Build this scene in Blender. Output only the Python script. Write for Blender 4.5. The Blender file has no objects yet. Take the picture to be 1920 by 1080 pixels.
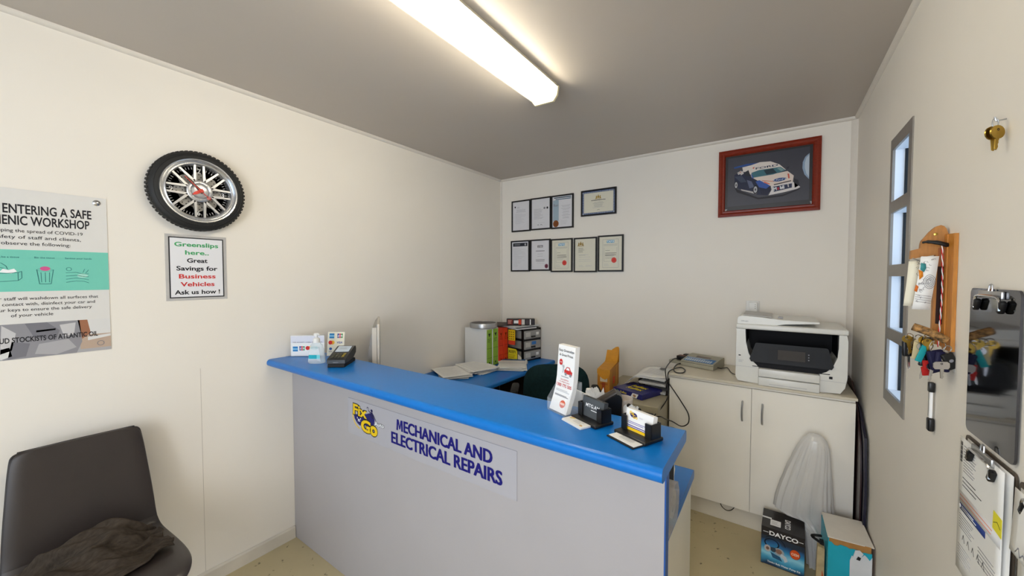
import bpy, bmesh, math, random
from mathutils import Matrix, Vector, noise
random.seed(7)
PI = math.pi
scene = bpy.context.scene
COL = scene.collection

# ------------------------------------------------------------------ camera
cd = bpy.data.cameras.new('camera'); cam = bpy.data.objects.new('camera', cd); COL.objects.link(cam)
cd.sensor_width = 36.0; cd.lens = 709.11 / 1920 * 36.0; cd.clip_start = 0.02
cam.location = (2.204, -2.9799, 1.4734)
cam.rotation_euler = (PI / 2 - 0.032, 0, 0.6084)
scene.camera = cam
# ------------------------------------------------------------------ sky, fill lamp, exposure
wd = bpy.data.worlds.new('sky'); scene.world = wd; wd.use_nodes = True
bg = wd.node_tree.nodes['Background']
bg.inputs[0].default_value = (0.62, 0.80, 1.0, 1); bg.inputs[1].default_value = 2.2
def area(name, loc, rot, sx, sy, power, color):
    l = bpy.data.lights.new(name, 'AREA'); l.shape = 'RECTANGLE'; l.size = sx; l.size_y = sy
    l.energy = power; l.color = color
    o = bpy.data.objects.new(name, l); COL.objects.link(o); o.location = loc; o.rotation_euler = rot
    return o
# added area lamp at the unseen front opening, a fill standing in for daylight
area('front_fill_lamp', (2.0, -4.44, 1.45), (-PI / 2, 0, PI), 0.8, 1.4, 27, (0.985, 0.98, 1.0))
TUBE_STRENGTH = 74.0
vs = scene.view_settings
vs.view_transform = 'Standard'; vs.look = 'None'; vs.gamma = 1.0; vs.use_curve_mapping = False
vs.exposure = 0.15

# ------------------------------------------------------------------ materials
def lin(c):
    c /= 255.0
    return c / 12.92 if c <= 0.04045 else ((c + 0.055) / 1.055) ** 2.4
def hexc(h):
    h = h.lstrip('#'); return tuple(lin(int(h[i:i + 2], 16)) for i in (0, 2, 4)) + (1.0,)
MATS = {}
def mat(name, col, rough=0.5, metal=0.0, var=0.04, scale=30.0, bump=0.0, bscale=200.0, alpha=1.0, trans=0.0, spec=0.5, coat=0.0, emit=0.0, stretch=None, ior=1.45):
    if name in MATS: return MATS[name]
    m = bpy.data.materials.new(name); m.use_nodes = True
    nt = m.node_tree; b = nt.nodes['Principled BSDF']
    c = hexc(col)
    tc = nt.nodes.new('ShaderNodeTexCoord')
    src = tc.outputs['Object']
    if stretch:
        mp = nt.nodes.new('ShaderNodeMapping'); mp.inputs['Scale'].default_value = stretch
        nt.links.new(src, mp.inputs['Vector']); src = mp.outputs['Vector']
    nz = nt.nodes.new('ShaderNodeTexNoise'); nz.inputs['Scale'].default_value = scale; nz.inputs['Detail'].default_value = 4
    nt.links.new(src, nz.inputs['Vector'])
    rp = nt.nodes.new('ShaderNodeValToRGB')
    rp.color_ramp.elements[0].position = 0.3; rp.color_ramp.elements[1].position = 0.7
    rp.color_ramp.elements[0].color = tuple(max(0, x * (1 - var)) for x in c[:3]) + (1,)
    rp.color_ramp.elements[1].color = tuple(min(1, x * (1 + var)) for x in c[:3]) + (1,)
    nt.links.new(nz.outputs[0], rp.inputs[0]); nt.links.new(rp.outputs[0], b.inputs['Base Color'])
    b.inputs['Roughness'].default_value = rough; b.inputs['Metallic'].default_value = metal
    b.inputs['Specular IOR Level'].default_value = spec; b.inputs['IOR'].default_value = ior
    b.inputs['Coat Weight'].default_value = coat
    b.inputs['Transmission Weight'].default_value = trans; b.inputs['Alpha'].default_value = alpha
    if emit:
        b.inputs['Emission Color'].default_value = c; b.inputs['Emission Strength'].default_value = emit
    if bump:
        n2 = nt.nodes.new('ShaderNodeTexNoise'); n2.inputs['Scale'].default_value = bscale; n2.inputs['Detail'].default_value = 3
        nt.links.new(src, n2.inputs['Vector'])
        bp = nt.nodes.new('ShaderNodeBump'); bp.inputs['Strength'].default_value = bump; bp.inputs['Distance'].default_value = 0.002
        nt.links.new(n2.outputs[0], bp.inputs['Height']); nt.links.new(bp.outputs[0], b.inputs['Normal'])
    MATS[name] = m
    return m
def ink(h, rough=0.6):
    return mat('ink_' + h.lstrip('#'), h, rough, 0, 0.0, spec=0.3)

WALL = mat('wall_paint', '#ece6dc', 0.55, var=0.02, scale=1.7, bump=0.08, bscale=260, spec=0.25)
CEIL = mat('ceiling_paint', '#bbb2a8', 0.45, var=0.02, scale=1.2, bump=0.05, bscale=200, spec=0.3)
TRIM = mat('trim_paint', '#dbd4ca', 0.4, var=0.02)
BASEB = mat('baseboard_paint', '#d4cdc0', 0.45, var=0.08, scale=6)
BLUE = mat('blue_laminate', '#086cbe', 0.3, var=0.03, scale=60, bump=0.03, bscale=600, spec=0.35)
BLUED = mat('blue_edging', '#1c4f97', 0.4, var=0.03)
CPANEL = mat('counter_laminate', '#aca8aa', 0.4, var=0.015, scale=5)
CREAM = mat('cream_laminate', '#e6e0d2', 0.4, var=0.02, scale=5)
WHITE = mat('white_plastic', '#e6e5e1', 0.35, var=0.01)
PAPER = mat('paper', '#ecebe8', 0.75, var=0.015, scale=12)
PAPERC = mat('cream_paper', '#e6e0cb', 0.75, var=0.03, scale=12)
BLACK = mat('black_plastic', '#121214', 0.35, var=0.05)
BLACKM = mat('black_matt', '#0e0d0f', 0.7, var=0.1)
CHROME = mat('chrome', '#c9c9c9', 0.18, 1.0, 0.03)
STEEL = mat('brushed_steel', '#b4b4b4', 0.34, 0.8, 0.06, stretch=(4, 60, 60))
BRASS = mat('brass', '#b99a4a', 0.3, 1.0, 0.08)
GLASS = mat('window_glass', '#e8f4ff', 0.02, 0, 0.0, trans=1.0, ior=1.02)
ACRYL = mat('clear_acrylic', '#f4f8fa', 0.12, 0, 0.0, alpha=0.09, spec=0.5)
RUBBER = mat('tyre_rubber', '#191919', 0.6, var=0.15, bump=0.2, bscale=400)
LEATHER = mat('brown_leatherette', '#312a27', 0.38, var=0.05, scale=12, bump=0.12, bscale=700)
ORANGEWOOD = mat('honey_wood', '#b9792b', 0.42, var=0.16, scale=9, stretch=(22, 22, 2), spec=0.5)
REDWOOD = mat('red_jarrah_wood', '#7d2510', 0.35, var=0.25, scale=10, stretch=(3, 30, 30))
NAVY = ink('#14106e'); YEL = ink('#e8c21a'); INKB = ink('#1c1c22'); INKW = ink('#f2f2f2'); INKR = ink('#c8312f'); INKG = ink('#3f9e63')
GREY = ink('#8a8a90'); LGREY = ink('#b9b9bd')

# ------------------------------------------------------------------ text geometry
_tc = {}
def text_geo(s, bold=0.0, shear=0.0):
    k = (s, bold, shear)
    if k in _tc: return _tc[k]
    cu = bpy.data.curves.new('t', 'FONT'); cu.body = s; cu.offset = bold; cu.resolution_u = 3; cu.shear = shear
    o = bpy.data.objects.new('t', cu); COL.objects.link(o)
    dg = bpy.context.evaluated_depsgraph_get()
    me = bpy.data.meshes.new_from_object(o.evaluated_get(dg))
    vs_ = [(v.co.x, v.co.y) for v in me.vertices]; fs = [tuple(p.vertices) for p in me.polygons]
    bpy.data.objects.remove(o); bpy.data.curves.remove(cu); bpy.data.meshes.remove(me)
    _tc[k] = (vs_, fs)
    return _tc[k]
CAP = max(v[1] for v in text_geo('H')[0])

# ------------------------------------------------------------------ mesh builder
class MB:
    def __init__(s, M=None):
        s.v = []; s.f = []; s.m = []; s.mats = []; s.M = M or Matrix()
    def mi(s, m):
        if m not in s.mats: s.mats.append(m)
        return s.mats.index(m)
    def add(s, vs, fs, m, L=None):
        n = len(s.v); T = s.M @ L if L is not None else s.M
        s.v += [tuple(T @ Vector(v)) for v in vs]
        k = s.mi(m)
        for f in fs: s.f.append(tuple(i + n for i in f)); s.m.append(k)
        return s
    def box(s, x0, x1, y0, y1, z0, z1, m, L=None):
        v = [(x, y, z) for x in (x0, x1) for y in (y0, y1) for z in (z0, z1)]
        return s.add(v, [(0, 1, 3, 2), (4, 6, 7, 5), (0, 4, 5, 1), (2, 3, 7, 6), (0, 2, 6, 4), (1, 5, 7, 3)], m, L)
    def rbox(s, x0, x1, y0, y1, z0, z1, r, m, seg=3, L=None):
        bm = bmesh.new()
        bmesh.ops.create_cube(bm, size=1, matrix=Matrix.Translation(((x0 + x1) / 2, (y0 + y1) / 2, (z0 + z1) / 2)) @ Matrix.Diagonal((x1 - x0, y1 - y0, z1 - z0, 1)))
        bmesh.ops.bevel(bm, geom=bm.edges[:], offset=r, segments=seg, affect='EDGES', profile=0.5)
        bm.verts.index_update()
        s.add([v.co[:] for v in bm.verts], [[v.index for v in f.verts] for f in bm.faces], m, L); bm.free()
        return s
    def prism(s, pts, w0, w1, m, L=None):
        """outline in (u,v), extruded along w"""
        n = len(pts)
        v = [(p[0], p[1], w0) for p in pts] + [(p[0], p[1], w1) for p in pts]
        f = [tuple(range(n - 1, -1, -1)), tuple(range(n, 2 * n))] + [(i, (i + 1) % n, n + (i + 1) % n, n + i) for i in range(n)]
        return s.add(v, f, m, L)
    def poly(s, pts, m, w=0.0, L=None):
        a = sum(pts[i][0] * pts[(i + 1) % len(pts)][1] - pts[(i + 1) % len(pts)][0] * pts[i][1] for i in range(len(pts)))
        if a < 0: pts = pts[::-1]
        return s.add([(p[0], p[1], w) for p in pts], [tuple(range(len(pts)))], m, L)
    def rect(s, u0, u1, v0, v1, m, w=0.0, L=None):
        return s.poly([(u0, v0), (u1, v0), (u1, v1), (u0, v1)], m, w, L)
    def ell(s, u, v, ru, rv, m, w=0.0, n=28, rot=0.0, L=None):
        c, d = math.cos(rot), math.sin(rot)
        return s.poly([(u + ru * math.cos(t) * c - rv * math.sin(t) * d, v + ru * math.cos(t) * d + rv * math.sin(t) * c) for t in [2 * PI * i / n for i in range(n)]], m, w, L)
    def ring(s, u, v, r0, r1, m, w=0.0, n=32, a0=0, a1=2 * PI, sy=1.0, L=None):
        vs_ = []; fs = []
        for i in range(n + 1):
            t = a0 + (a1 - a0) * i / n
            vs_ += [(u + r0 * math.cos(t), v + sy * r0 * math.sin(t), w), (u + r1 * math.cos(t), v + sy * r1 * math.sin(t), w)]
            if i: fs.append((2 * i - 2, 2 * i - 1, 2 * i + 1, 2 * i))
        return s.add(vs_, fs, m, L)
    def bar2(s, u0, v0, u1, v1, t, m, w=0.0, L=None):
        d = Vector((u1 - u0, v1 - v0)); d.normalize(); n = Vector((-d.y, d.x)) * t / 2
        return s.poly([(u0 - n.x, v0 - n.y), (u1 - n.x, v1 - n.y), (u1 + n.x, v1 + n.y), (u0 + n.x, v0 + n.y)], m, w, L)
    def line2(s, pts, t, m, w=0.0, L=None):
        for a, b in zip(pts, pts[1:]): s.bar2(a[0], a[1], b[0], b[1], t, m, w, L)
        return s
    def lathe(s, prof, m, n=32, L=None, closed=False, a0=0, a1=2 * PI):
        """profile (r,z) about local z"""
        k = len(prof); full = abs(a1 - a0 - 2 * PI) < 1e-6
        cnt = n if full else n + 1
        v = []
        for i in range(cnt):
            t = a0 + (a1 - a0) * i / n
            v += [(r * math.cos(t), r * math.sin(t), z) for r, z in prof]
        f = []
        for i in range(n):
            j = (i + 1) % cnt
            for q in range(k - 1 + (1 if closed else 0)):
                p = (q + 1) % k
                f.append((i * k + q, j * k + q, j * k + p, i * k + p))
        if not closed and full:
            if prof[0][0] > 1e-6: f.append(tuple(i * k for i in range(n))[::-1])
            if prof[-1][0] > 1e-6: f.append(tuple(i * k + k - 1 for i in range(n)))
        return s.add(v, f, m, L)
    def tube(s, pts, r, m, n=8, sub=0, L=None, closed=False):
        P = [Vector(p) for p in pts]
        if sub:
            Q = []; N = len(P)
            for i in range(N if closed else N - 1):
                g = (lambda k: P[k % N]) if closed else (lambda k: P[max(0, min(N - 1, k))])
                p0, p1, p2, p3 = g(i - 1), g(i), g(i + 1), g(i + 2)
                for q in range(sub):
                    t = q / sub
                    Q.append(0.5 * ((2 * p1) + (p2 - p0) * t + (2 * p0 - 5 * p1 + 4 * p2 - p3) * t * t + (3 * p1 - p0 - 3 * p2 + p3) * t ** 3))
            if not closed: Q.append(P[-1])
            P = Q
        N = len(P); rr = r if isinstance(r, (list, tuple)) else None
        up = None; v = []
        for i in range(N):
            d = (P[(i + 1) % N] - P[i - 1]) if closed else (P[min(N - 1, i + 1)] - P[max(0, i - 1)])
            if d.length < 1e-9: d = Vector((0, 0, 1))
            d.normalize()
            if up is None: up = d.orthogonal().normalized()
            up = (up - d * up.dot(d))
            up = up.normalized() if up.length > 1e-6 else d.orthogonal().normalized()
            sd = d.cross(up)
            ra = r if rr is None else rr[min(len(rr) - 1, int(i * len(rr) / N))]
            for j in range(n):
                t = 2 * PI * j / n; q = P[i] + (up * math.cos(t) + sd * math.sin(t)) * ra
                v.append(q[:])
        f = []
        for i in range(N if closed else N - 1):
            k = (i + 1) % N
            for j in range(n): f.append((i * n + j, i * n + (j + 1) % n, k * n + (j + 1) % n, k * n + j))
        if not closed: f += [tuple(range(n))[::-1], tuple((N - 1) * n + j for j in range(n))]
        return s.add(v, f, m, L)
    def text(s, t, u, v, cap, m, width=None, align='C', bold=0.0, rot=0.0, w=0.0006, shear=0.0, L=None, squash=None):
        vs_, fs = text_geo(t, bold, shear)
        if not vs_: return s
        x0 = min(p[0] for p in vs_); x1 = max(p[0] for p in vs_)
        k = cap / CAP; kx = k if width is None else width / (x1 - x0)
        if squash: kx = k * squash
        wd_ = (x1 - x0) * kx
        off = {'C': -wd_ / 2, 'L': 0, 'R': -wd_}[align]
        c, d = math.cos(rot), math.sin(rot)
        o = []
        for x, y in vs_:
            a = (x - x0) * kx + off; b = y * k
            o.append((u + a * c - b * d, v + a * d + b * c, w))
        return s.add(o, fs, m, L)
    def greek(s, u0, u1, v0, v1, n, m, t=0.0018, w=0.0006, ragged=0.35, center=False, L=None):
        for i in range(n):
            v = v1 - (v1 - v0) * (i + 0.5) / n
            ln = (u1 - u0) * (1 - ragged * random.random())
            a = (u0 + u1) / 2 - ln / 2 if center else u0
            s.rect(a, a + ln, v - t / 2, v + t / 2, m, w, L)
        return s
    def build(s, name, parent=None, smooth=True, angle=35):
        me = bpy.data.meshes.new(name); me.from_pydata(s.v, [], s.f)
        for m in s.mats: me.materials.append(m)
        me.polygons.foreach_set('material_index', s.m)
        me.update()
        if smooth:
            me.polygons.foreach_set('use_smooth', [True] * len(me.polygons))
            me.set_sharp_from_angle(angle=math.radians(angle))
        o = bpy.data.objects.new(name, me); COL.objects.link(o)
        if parent is not None:
            o.parent = parent; o.matrix_parent_inverse = parent.matrix_world.inverted()
        return o
def thing(name, label, cat, loc=(0, 0, 0), group=None):
    o = bpy.data.objects.new(name, None); COL.objects.link(o); o.location = loc; o.empty_display_size = 0.05
    o.matrix_world = Matrix.Translation(loc)
    o['label'] = label; o['category'] = cat
    if group: o['group'] = group
    return o
def tag(o, label, cat, group=None):
    o['label'] = label; o['category'] = cat
    if group: o['group'] = group
    return o
def struct(mb, name, **k):
    o = mb.build(name, **k); o['kind'] = 'structure'; return o
def frame(ox, oy, oz, U, V, Wd):
    M = Matrix.Identity(4)
    for i, a in enumerate((U, V, Wd)):
        for j in range(3): M[j][i] = a[j]
    M[0][3], M[1][3], M[2][3] = ox, oy, oz
    return M
def yaw_frame(x, y, z, ang):
    """upright front plane: u to the right, v up, w towards the viewer; ang turns it about z"""
    c, d = math.cos(ang), math.sin(ang)
    return frame(x, y, z, (c, d, 0), (0, 0, 1), (d, -c, 0))
W = 2.5828; H = 2.4; YF = -4.5
LWF = lambda d=0.0: frame(d, 0, 0, (0, 1, 0), (0, 0, 1), (1, 0, 0))          # u = world y
BWF = lambda d=0.0: frame(0, -d, 0, (1, 0, 0), (0, 0, 1), (0, -1, 0))        # u = world x
RWF = lambda d=0.0: frame(W - d, 0, 0, (0, -1, 0), (0, 0, 1), (-1, 0, 0))    # u = -world y

# ================================================================== the room
def floor_mat():
    m = mat('painted_concrete', '#bfb18c', 0.42, var=0.1, scale=2.5, bump=0.1, bscale=60)
    nt = m.node_tree; b = nt.nodes['Principled BSDF']
    src = b.inputs['Base Color'].links[0].from_socket
    nz = nt.nodes.new('ShaderNodeTexNoise'); nz.inputs['Scale'].default_value = 26; nz.inputs['Detail'].default_value = 2
    tc = nt.nodes.new('ShaderNodeTexCoord'); nt.links.new(tc.outputs['Object'], nz.inputs['Vector'])
    r = nt.nodes.new('ShaderNodeValToRGB'); r.color_ramp.elements[0].position = 0.66; r.color_ramp.elements[1].position = 0.74
    mx = nt.nodes.new('ShaderNodeMix'); mx.data_type = 'RGBA'
    nt.links.new(nz.outputs[0], r.inputs[0]); nt.links.new(r.outputs[0], mx.inputs[0])
    nt.links.new(src, mx.inputs[6]); mx.inputs[7].default_value = hexc('#5d5340')
    nt.links.new(mx.outputs[2], b.inputs['Base Color'])
    return m
struct(MB().box(-0.1, W + 0.12, YF - 0.1, 0.1, -0.06, 0, floor_mat()), 'floor')
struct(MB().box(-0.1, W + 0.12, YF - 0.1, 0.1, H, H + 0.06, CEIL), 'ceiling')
struct(MB().box(-0.1, 0, YF, 0, 0, H, WALL), 'wall_left')
struct(MB().box(-0.1, W + 0.12, 0, 0.1, 0, H, WALL), 'wall_back')
WY0, WY1, WZ0, WZ1 = -1.123, -0.8275, 0.9696, 2.0192
mb = MB(); x0, x1 = W, W + 0.12
mb.box(x0, x1, WY1, 0, 0, H, WALL).box(x0, x1, YF, WY0, 0, H, WALL)
mb.box(x0, x1, WY0, WY1, 0, WZ0, WALL).box(x0, x1, WY0, WY1, WZ1, H, WALL)
struct(mb, 'wall_right')
mb = MB(); mb.box(-0.1, 0.2, YF - 0.1, YF, 0, H, WALL).box(2.4, W + 0.12, YF - 0.1, YF, 0, H, WALL)
mb.box(0.2, 2.4, YF - 0.1, YF, 0, 0.3, WALL).box(0.2, 2.4, YF - 0.1, YF, 2.2, H, WALL)
struct(mb, 'wall_front')
mb = MB()
for a, b in ((0.2, 0.25), (1.27, 1.33), (2.35, 2.4)): mb.box(a, b, YF - 0.08, YF - 0.02, 0.3, 2.2, STEEL)
mb.box(0.2, 2.4, YF - 0.08, YF - 0.02, 0.3, 0.36, STEEL).box(0.2, 2.4, YF - 0.08, YF - 0.02, 2.14, 2.2, STEEL)
struct(mb, 'window_2')
# cornices and corner beads
cq = 0.0171
def quarter(n=6): return [(0, 0)] + [(cq * math.sin(PI / 2 * i / n), -cq * math.cos(PI / 2 * i / n)) for i in range(n + 1)]
qp = quarter()
mb = MB(frame(0, 0, H, (1, 0, 0), (0, 0, 1), (0, -1, 0))); mb.prism(qp, 0, -YF, TRIM); struct(mb, 'trim_1')
mb = MB(frame(0, 0, H, (0, -1, 0), (0, 0, 1), (-1, 0, 0))); mb.prism(qp, -W, 0, TRIM); struct(mb, 'trim_2')
mb = MB(frame(W, 0, H, (-1, 0, 0), (0, 0, 1), (0, 1, 0))); mb.prism(qp, YF, 0, TRIM); struct(mb, 'trim_3')
struct(MB().prism([(0, 0), (0.013, 0), (0.009, -0.009), (0, -0.013)], 0, H - cq, TRIM), 'trim_4')
struct(MB().prism([(W, 0), (W, -0.013), (W - 0.02, -0.009), (W - 0.03, 0)], 0, H - cq, TRIM), 'trim_5')
struct(MB().box(-0.001, 0.0006, -2.3715, -2.3703, 0.066, 1.04, ink('#b9b1a5')), 'trim_6')
mb = MB(); mb.prism([(0, 0), (0.012, 0), (0.012, 0.058), (0.006, 0.066), (0, 0.066)], 1.965, -YF, BASEB, frame(0, 0, 0, (1, 0, 0), (0, 0, 1), (0, -1, 0)))
struct(mb, 'baseboard_left')
# right-hand window: aluminium lattice in a splayed opening, glass at the back, daylight outside
ALU = mat('grey_aluminium', '#8f8a83', 0.4, 0.55, 0.04)
JAMB = mat('window_reveal_paint', '#e4e8ee', 0.5, var=0.01)
mb = MB(RWF(-0.0))
fr = 0.04; n = 4; bar = 0.045; ph = (WZ1 - WZ0 - bar * 5) / 4
u0, u1 = -WY1, -WY0
mb.box(u0, u0 + fr * 0.8, WZ0, WZ1, -0.004, 0.004, ALU).box(u1 - fr, u1, WZ0, WZ1, -0.004, 0.004, ALU)
for i in range(5):
    z = WZ0 + i * (ph + bar); mb.box(u0 + 0.03, u1 - 0.038, z, z + bar, -0.004, 0.0038, ALU)
wf = struct(mb, 'window_1')
mb = MB(RWF(0))
for i in range(4):
    z = WZ0 + bar + i * (ph + bar); a, b = u0 + fr * 0.8, u1 - fr
    d = 0.07
    mb.box(a - 0.01, a, z - 0.01, z + ph + 0.01, -d, -0.004, JAMB).box(b, b + 0.01, z - 0.01, z + ph + 0.01, -d, -0.004, JAMB)
    mb.box(a - 0.01, b + 0.01, z - 0.012, z, -d, -0.004, JAMB).box(a - 0.01, b + 0.01, z + ph, z + ph + 0.012, -d, -0.004, JAMB)
    mb.box(a, a + 0.004, z, z + ph, -0.05, -0.031, BLACK)
mb.build('window_reveal', wf)['kind'] = 'structure'
mb = MB(RWF(0)); mb.box(u0, u1, WZ0, WZ1, -0.075, -0.071, GLASS); mb.build('pane', wf)

# ================================================================== ceiling light
def lens_mat():
    m = bpy.data.materials.new('prismatic_lens'); m.use_nodes = True; nt = m.node_tree
    for nd in list(nt.nodes): nt.nodes.remove(nd)
    out = nt.nodes.new('ShaderNodeOutputMaterial'); mx = nt.nodes.new('ShaderNodeMixShader'); ad = nt.nodes.new('ShaderNodeAddShader')
    tr = nt.nodes.new('ShaderNodeBsdfTransparent'); tr.inputs[0].default_value = (0.95, 0.94, 0.9, 1)
    tl = nt.nodes.new('ShaderNodeBsdfTranslucent'); tl.inputs[0].default_value = (0.6, 0.58, 0.52, 1)
    em = nt.nodes.new('ShaderNodeEmission'); em.inputs[0].default_value = (1.0, 0.93, 0.78, 1)
    tc = nt.nodes.new('ShaderNodeTexCoord'); ck = nt.nodes.new('ShaderNodeTexChecker'); ck.inputs['Scale'].default_value = 260
    ck.inputs[1].default_value = (1, 1, 1, 1); ck.inputs[2].default_value = (0.93, 0.93, 0.93, 1)
    nt.links.new(tc.outputs['Object'], ck.inputs['Vector'])
    ml = nt.nodes.new('ShaderNodeMath'); ml.operation = 'MULTIPLY'; ml.inputs[1].default_value = 0.55
    nt.links.new(ck.outputs[1], ml.inputs[0]); nt.links.new(ml.outputs[0], em.inputs[1])
    nt.links.new(tl.outputs[0], ad.inputs[0]); nt.links.new(em.outputs[0], ad.inputs[1])
    mx.inputs[0].default_value = 0.3
    nt.links.new(tr.outputs[0], mx.inputs[1]); nt.links.new(ad.outputs[0], mx.inputs[2]); nt.links.new(mx.outputs[0], out.inputs[0])
    return m
LX, LY0, LY1 = 1.252, -2.56, -1.335
lamp = thing('ceiling_light', 'long fluorescent batten with prismatic diffuser on the ceiling', 'ceiling light', (LX, -1.95, H))
M = frame(LX, 0, H, (1, 0, 0), (0, 0, 1), (0, -1, 0))
TRAYM = mat('cream_enamel', '#e9e2cc', 0.4, var=0.02)
MB(M).prism([(-0.07, 0), (0.07, 0), (0.076, -0.016), (-0.076, -0.016)], -LY1 + 0.004, -LY0, TRAYM).build('tray', lamp)
lp = [(-0.074, -0.0165), (-0.066, -0.05), (-0.05, -0.07), (0.046, -0.072), (0.066, -0.05), (0.074, -0.0165)]
mb = MB(M); v = []
for w in (-LY1, -LY0): v += [(a, b, w) for a, b in lp]
mb.add(v, [(i, i + 1, i + 7, i + 6) for i in range(5)], lens_mat()); mb.build('diffuser', lamp, smooth=False)
ec = [(-0.078, -0.01), (-0.07, -0.052), (-0.053, -0.075), (0.049, -0.077), (0.07, -0.053), (0.078, -0.01)]
for a, b in ((-LY1 - 0.012, -LY1 + 0.001), (-LY0, -LY0 + 0.012)):
    MB(M).prism(ec, a, b, mat('end_cap_plastic', '#e8dcb4', 0.4, var=0.02)).build('end_cap', lamp)
tm = bpy.data.materials.new('fluorescent_tube'); tm.use_nodes = True
b = tm.node_tree.nodes['Principled BSDF']; b.inputs['Emission Color'].default_value = (1.0, 0.935, 0.80, 1); b.inputs['Emission Strength'].default_value = TUBE_STRENGTH
MB().tube([(LX + 0.012, LY0 + 0.03, H - 0.047), (LX + 0.012, LY1 - 0.03, H - 0.047)], 0.013, tm, 12).build('tube', lamp)

# ================================================================== reception counter
YC = -1.962; CT = 1.03
ct = thing('reception_counter', 'white reception counter front with blue edging and lettered sign', 'counter', (1.0, YC, 0))
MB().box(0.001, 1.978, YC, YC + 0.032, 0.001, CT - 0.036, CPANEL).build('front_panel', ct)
MB().box(1.978, 1.982, YC, YC + 0.032, 0.001, CT - 0.036, BLUED).build('edge_strip', ct)
MB().box(1.93, 1.947, YC + 0.033, -1.385, 0.001, 0.682, CREAM).build('end_panel', ct)
# sign
def sign_panel():
    mb = MB(frame(0, YC - 0.0002, 0, (1, 0, 0), (0, 0, 1), (0, -1, 0)))
    mb.box(0.545, 1.516, 0.728, 0.896, 0, 0.0018, mat('sign_acrylic', '#aeacb2', 0.25, var=0.005))
    z = 0.0022
    mb.poly([(.9015, .8235), (.9115, .8235), (.9145, .8515), (.9195, .8300), (.9265, .8300), (.9315, .8515), (.9325, .8235), (.9430, .8235), (.9420, .8700), (.9290, .8700), (.9230, .8440), (.9170, .8700), (.9045, .8700)], NAVY, z)
    k = 0
    for dy in (-.0009, .0009):
        for dx in (-.0024, -.0012, 0, .0012, .0024):
            mb.text('ECHANICAL AND', 0.9495 + dx, 0.8242 + dy, 0.0455, NAVY, width=0.463, align='L', bold=0.006, w=z + k * .00008)
            mb.text('ELECTRICAL REPAIRS', 0.869 + dx, 0.7617 + dy, 0.0468, NAVY, width=0.586, align='L', bold=0.006, w=z + k * .00008)
            k += 1
    # emblem
    blob = [(0.592, 0.826), (0.64, 0.834), (0.69, 0.846), (0.717, 0.856), (0.735, 0.848), (0.752, 0.834), (0.748, 0.812), (0.735, 0.800), (0.70, 0.795), (0.666, 0.790), (0.64, 0.782), (0.618, 0.790), (0.60, 0.806)]
    mb.ring(0.655, 0.826, 0.068, 0.074, YEL, z, 16, PI * 0.98, PI * 1.42, 0.85)
    mb.poly(blob, ink('#1f1d66'), z + 0.0002)
    # little mechanic with a spanner
    k = ink('#1b1a4a')
    mb.ell(0.7305, 0.869, 0.0075, 0.0065, k, z + .0003).poly([(0.716, 0.845), (0.724, 0.862), (0.736, 0.862), (0.748, 0.838), (0.738, 0.832)], k, z + .0003)
    mb.line2([(0.726, 0.858), (0.712, 0.862), (0.706, 0.869)], 0.004, k, z + .0003).ring(0.701, 0.8745, 0.0035, 0.0065, k, z + .0003, 12, -0.6, 3.6)
    mb.line2([(0.74, 0.855), (0.754, 0.838), (0.76, 0.829)], 0.004, k, z + .0003)
    def two(t, u, v, cap, a, b, wd=None, bold=0.02, rot=0.0):
        mb.text(t, u, v, cap, b, width=wd * 1.06 if wd else None, bold=bold + 0.055, rot=rot, w=z + 0.0005)
        mb.text(t, u, v, cap, a, width=wd, bold=bold, rot=rot, w=z + 0.0008)
    two('Fix', 0.641, 0.827, 0.046, YEL, INKB, 0.108, 0.03, -0.03)
    two("'n'", 0.634, 0.800, 0.017, INKW, ink('#1f1d66'), 0.03, 0.02)
    two('G', 0.686, 0.764, 0.049, YEL, INKB, 0.074, 0.045)
    two('o', 0.744, 0.762, 0.055, YEL, INKB, 0.056, 0.05)
    two('Auto', 0.785, 0.810, 0.016, INKW, INKB, 0.066, 0.025, 0.02)
    return mb.build('sign_panel', ct)
sp = sign_panel(); sp['label'] = 'clear backed sign with yellow emblem and navy lettering'
def edge_profile(y0, y1, z0, z1, back=True, r=0.017, n=6):
    """slab profile in (y,z) with a rolled front (y0) edge and a rolled back edge"""
    p = [(y0 + r - r * math.cos(PI / 2 * i / n), z1 - r + r * math.sin(PI / 2 * i / n)) for i in range(n + 1)]
    if back: p += [(y1 - r + r * math.sin(PI / 2 * i / n), z1 - r + r * math.cos(PI / 2 * i / n)) for i in range(n + 1)]
    else: p += [(y1, z1)]
    p += [(y1, z0 + 0.006), (y1 - 0.006, z0)] if back else [(y1, z0)]
    p += [(y0 + 0.012, z0), (y0 + 0.004, z0 + 0.005), (y0, z0 + 0.012)]
    return p
FX = frame(0, 0, 0, (0, 1, 0), (0, 0, 1), (1, 0, 0))     # (u,v,w) -> (y,z,x)
mb = MB(FX); mb.prism(edge_profile(-2.09, -1.80, CT - 0.036, CT), 0.001, 2.0, BLUE)
top = tag(mb.build('counter_top'), 'bright blue rolled edge top of the reception counter', 'countertop')
mb = MB(FX); mb.prism(edge_profile(-1.378, -1.929, 0.684, 0.72)[::-1] if False else [(-1.929, 0.684), (-1.929, 0.72)] + [(-1.378 - 0.015 + 0.015 * math.sin(PI / 2 * i / 5), 0.705 + 0.015 * math.cos(PI / 2 * i / 5)) for i in range(6)] + [(-1.378, 0.69), (-1.384, 0.684)], 0.56, 1.957, BLUE)
mb.M = frame(0, 0, 0, (1, 0, 0), (0, 0, 1), (0, -1, 0))
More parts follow.
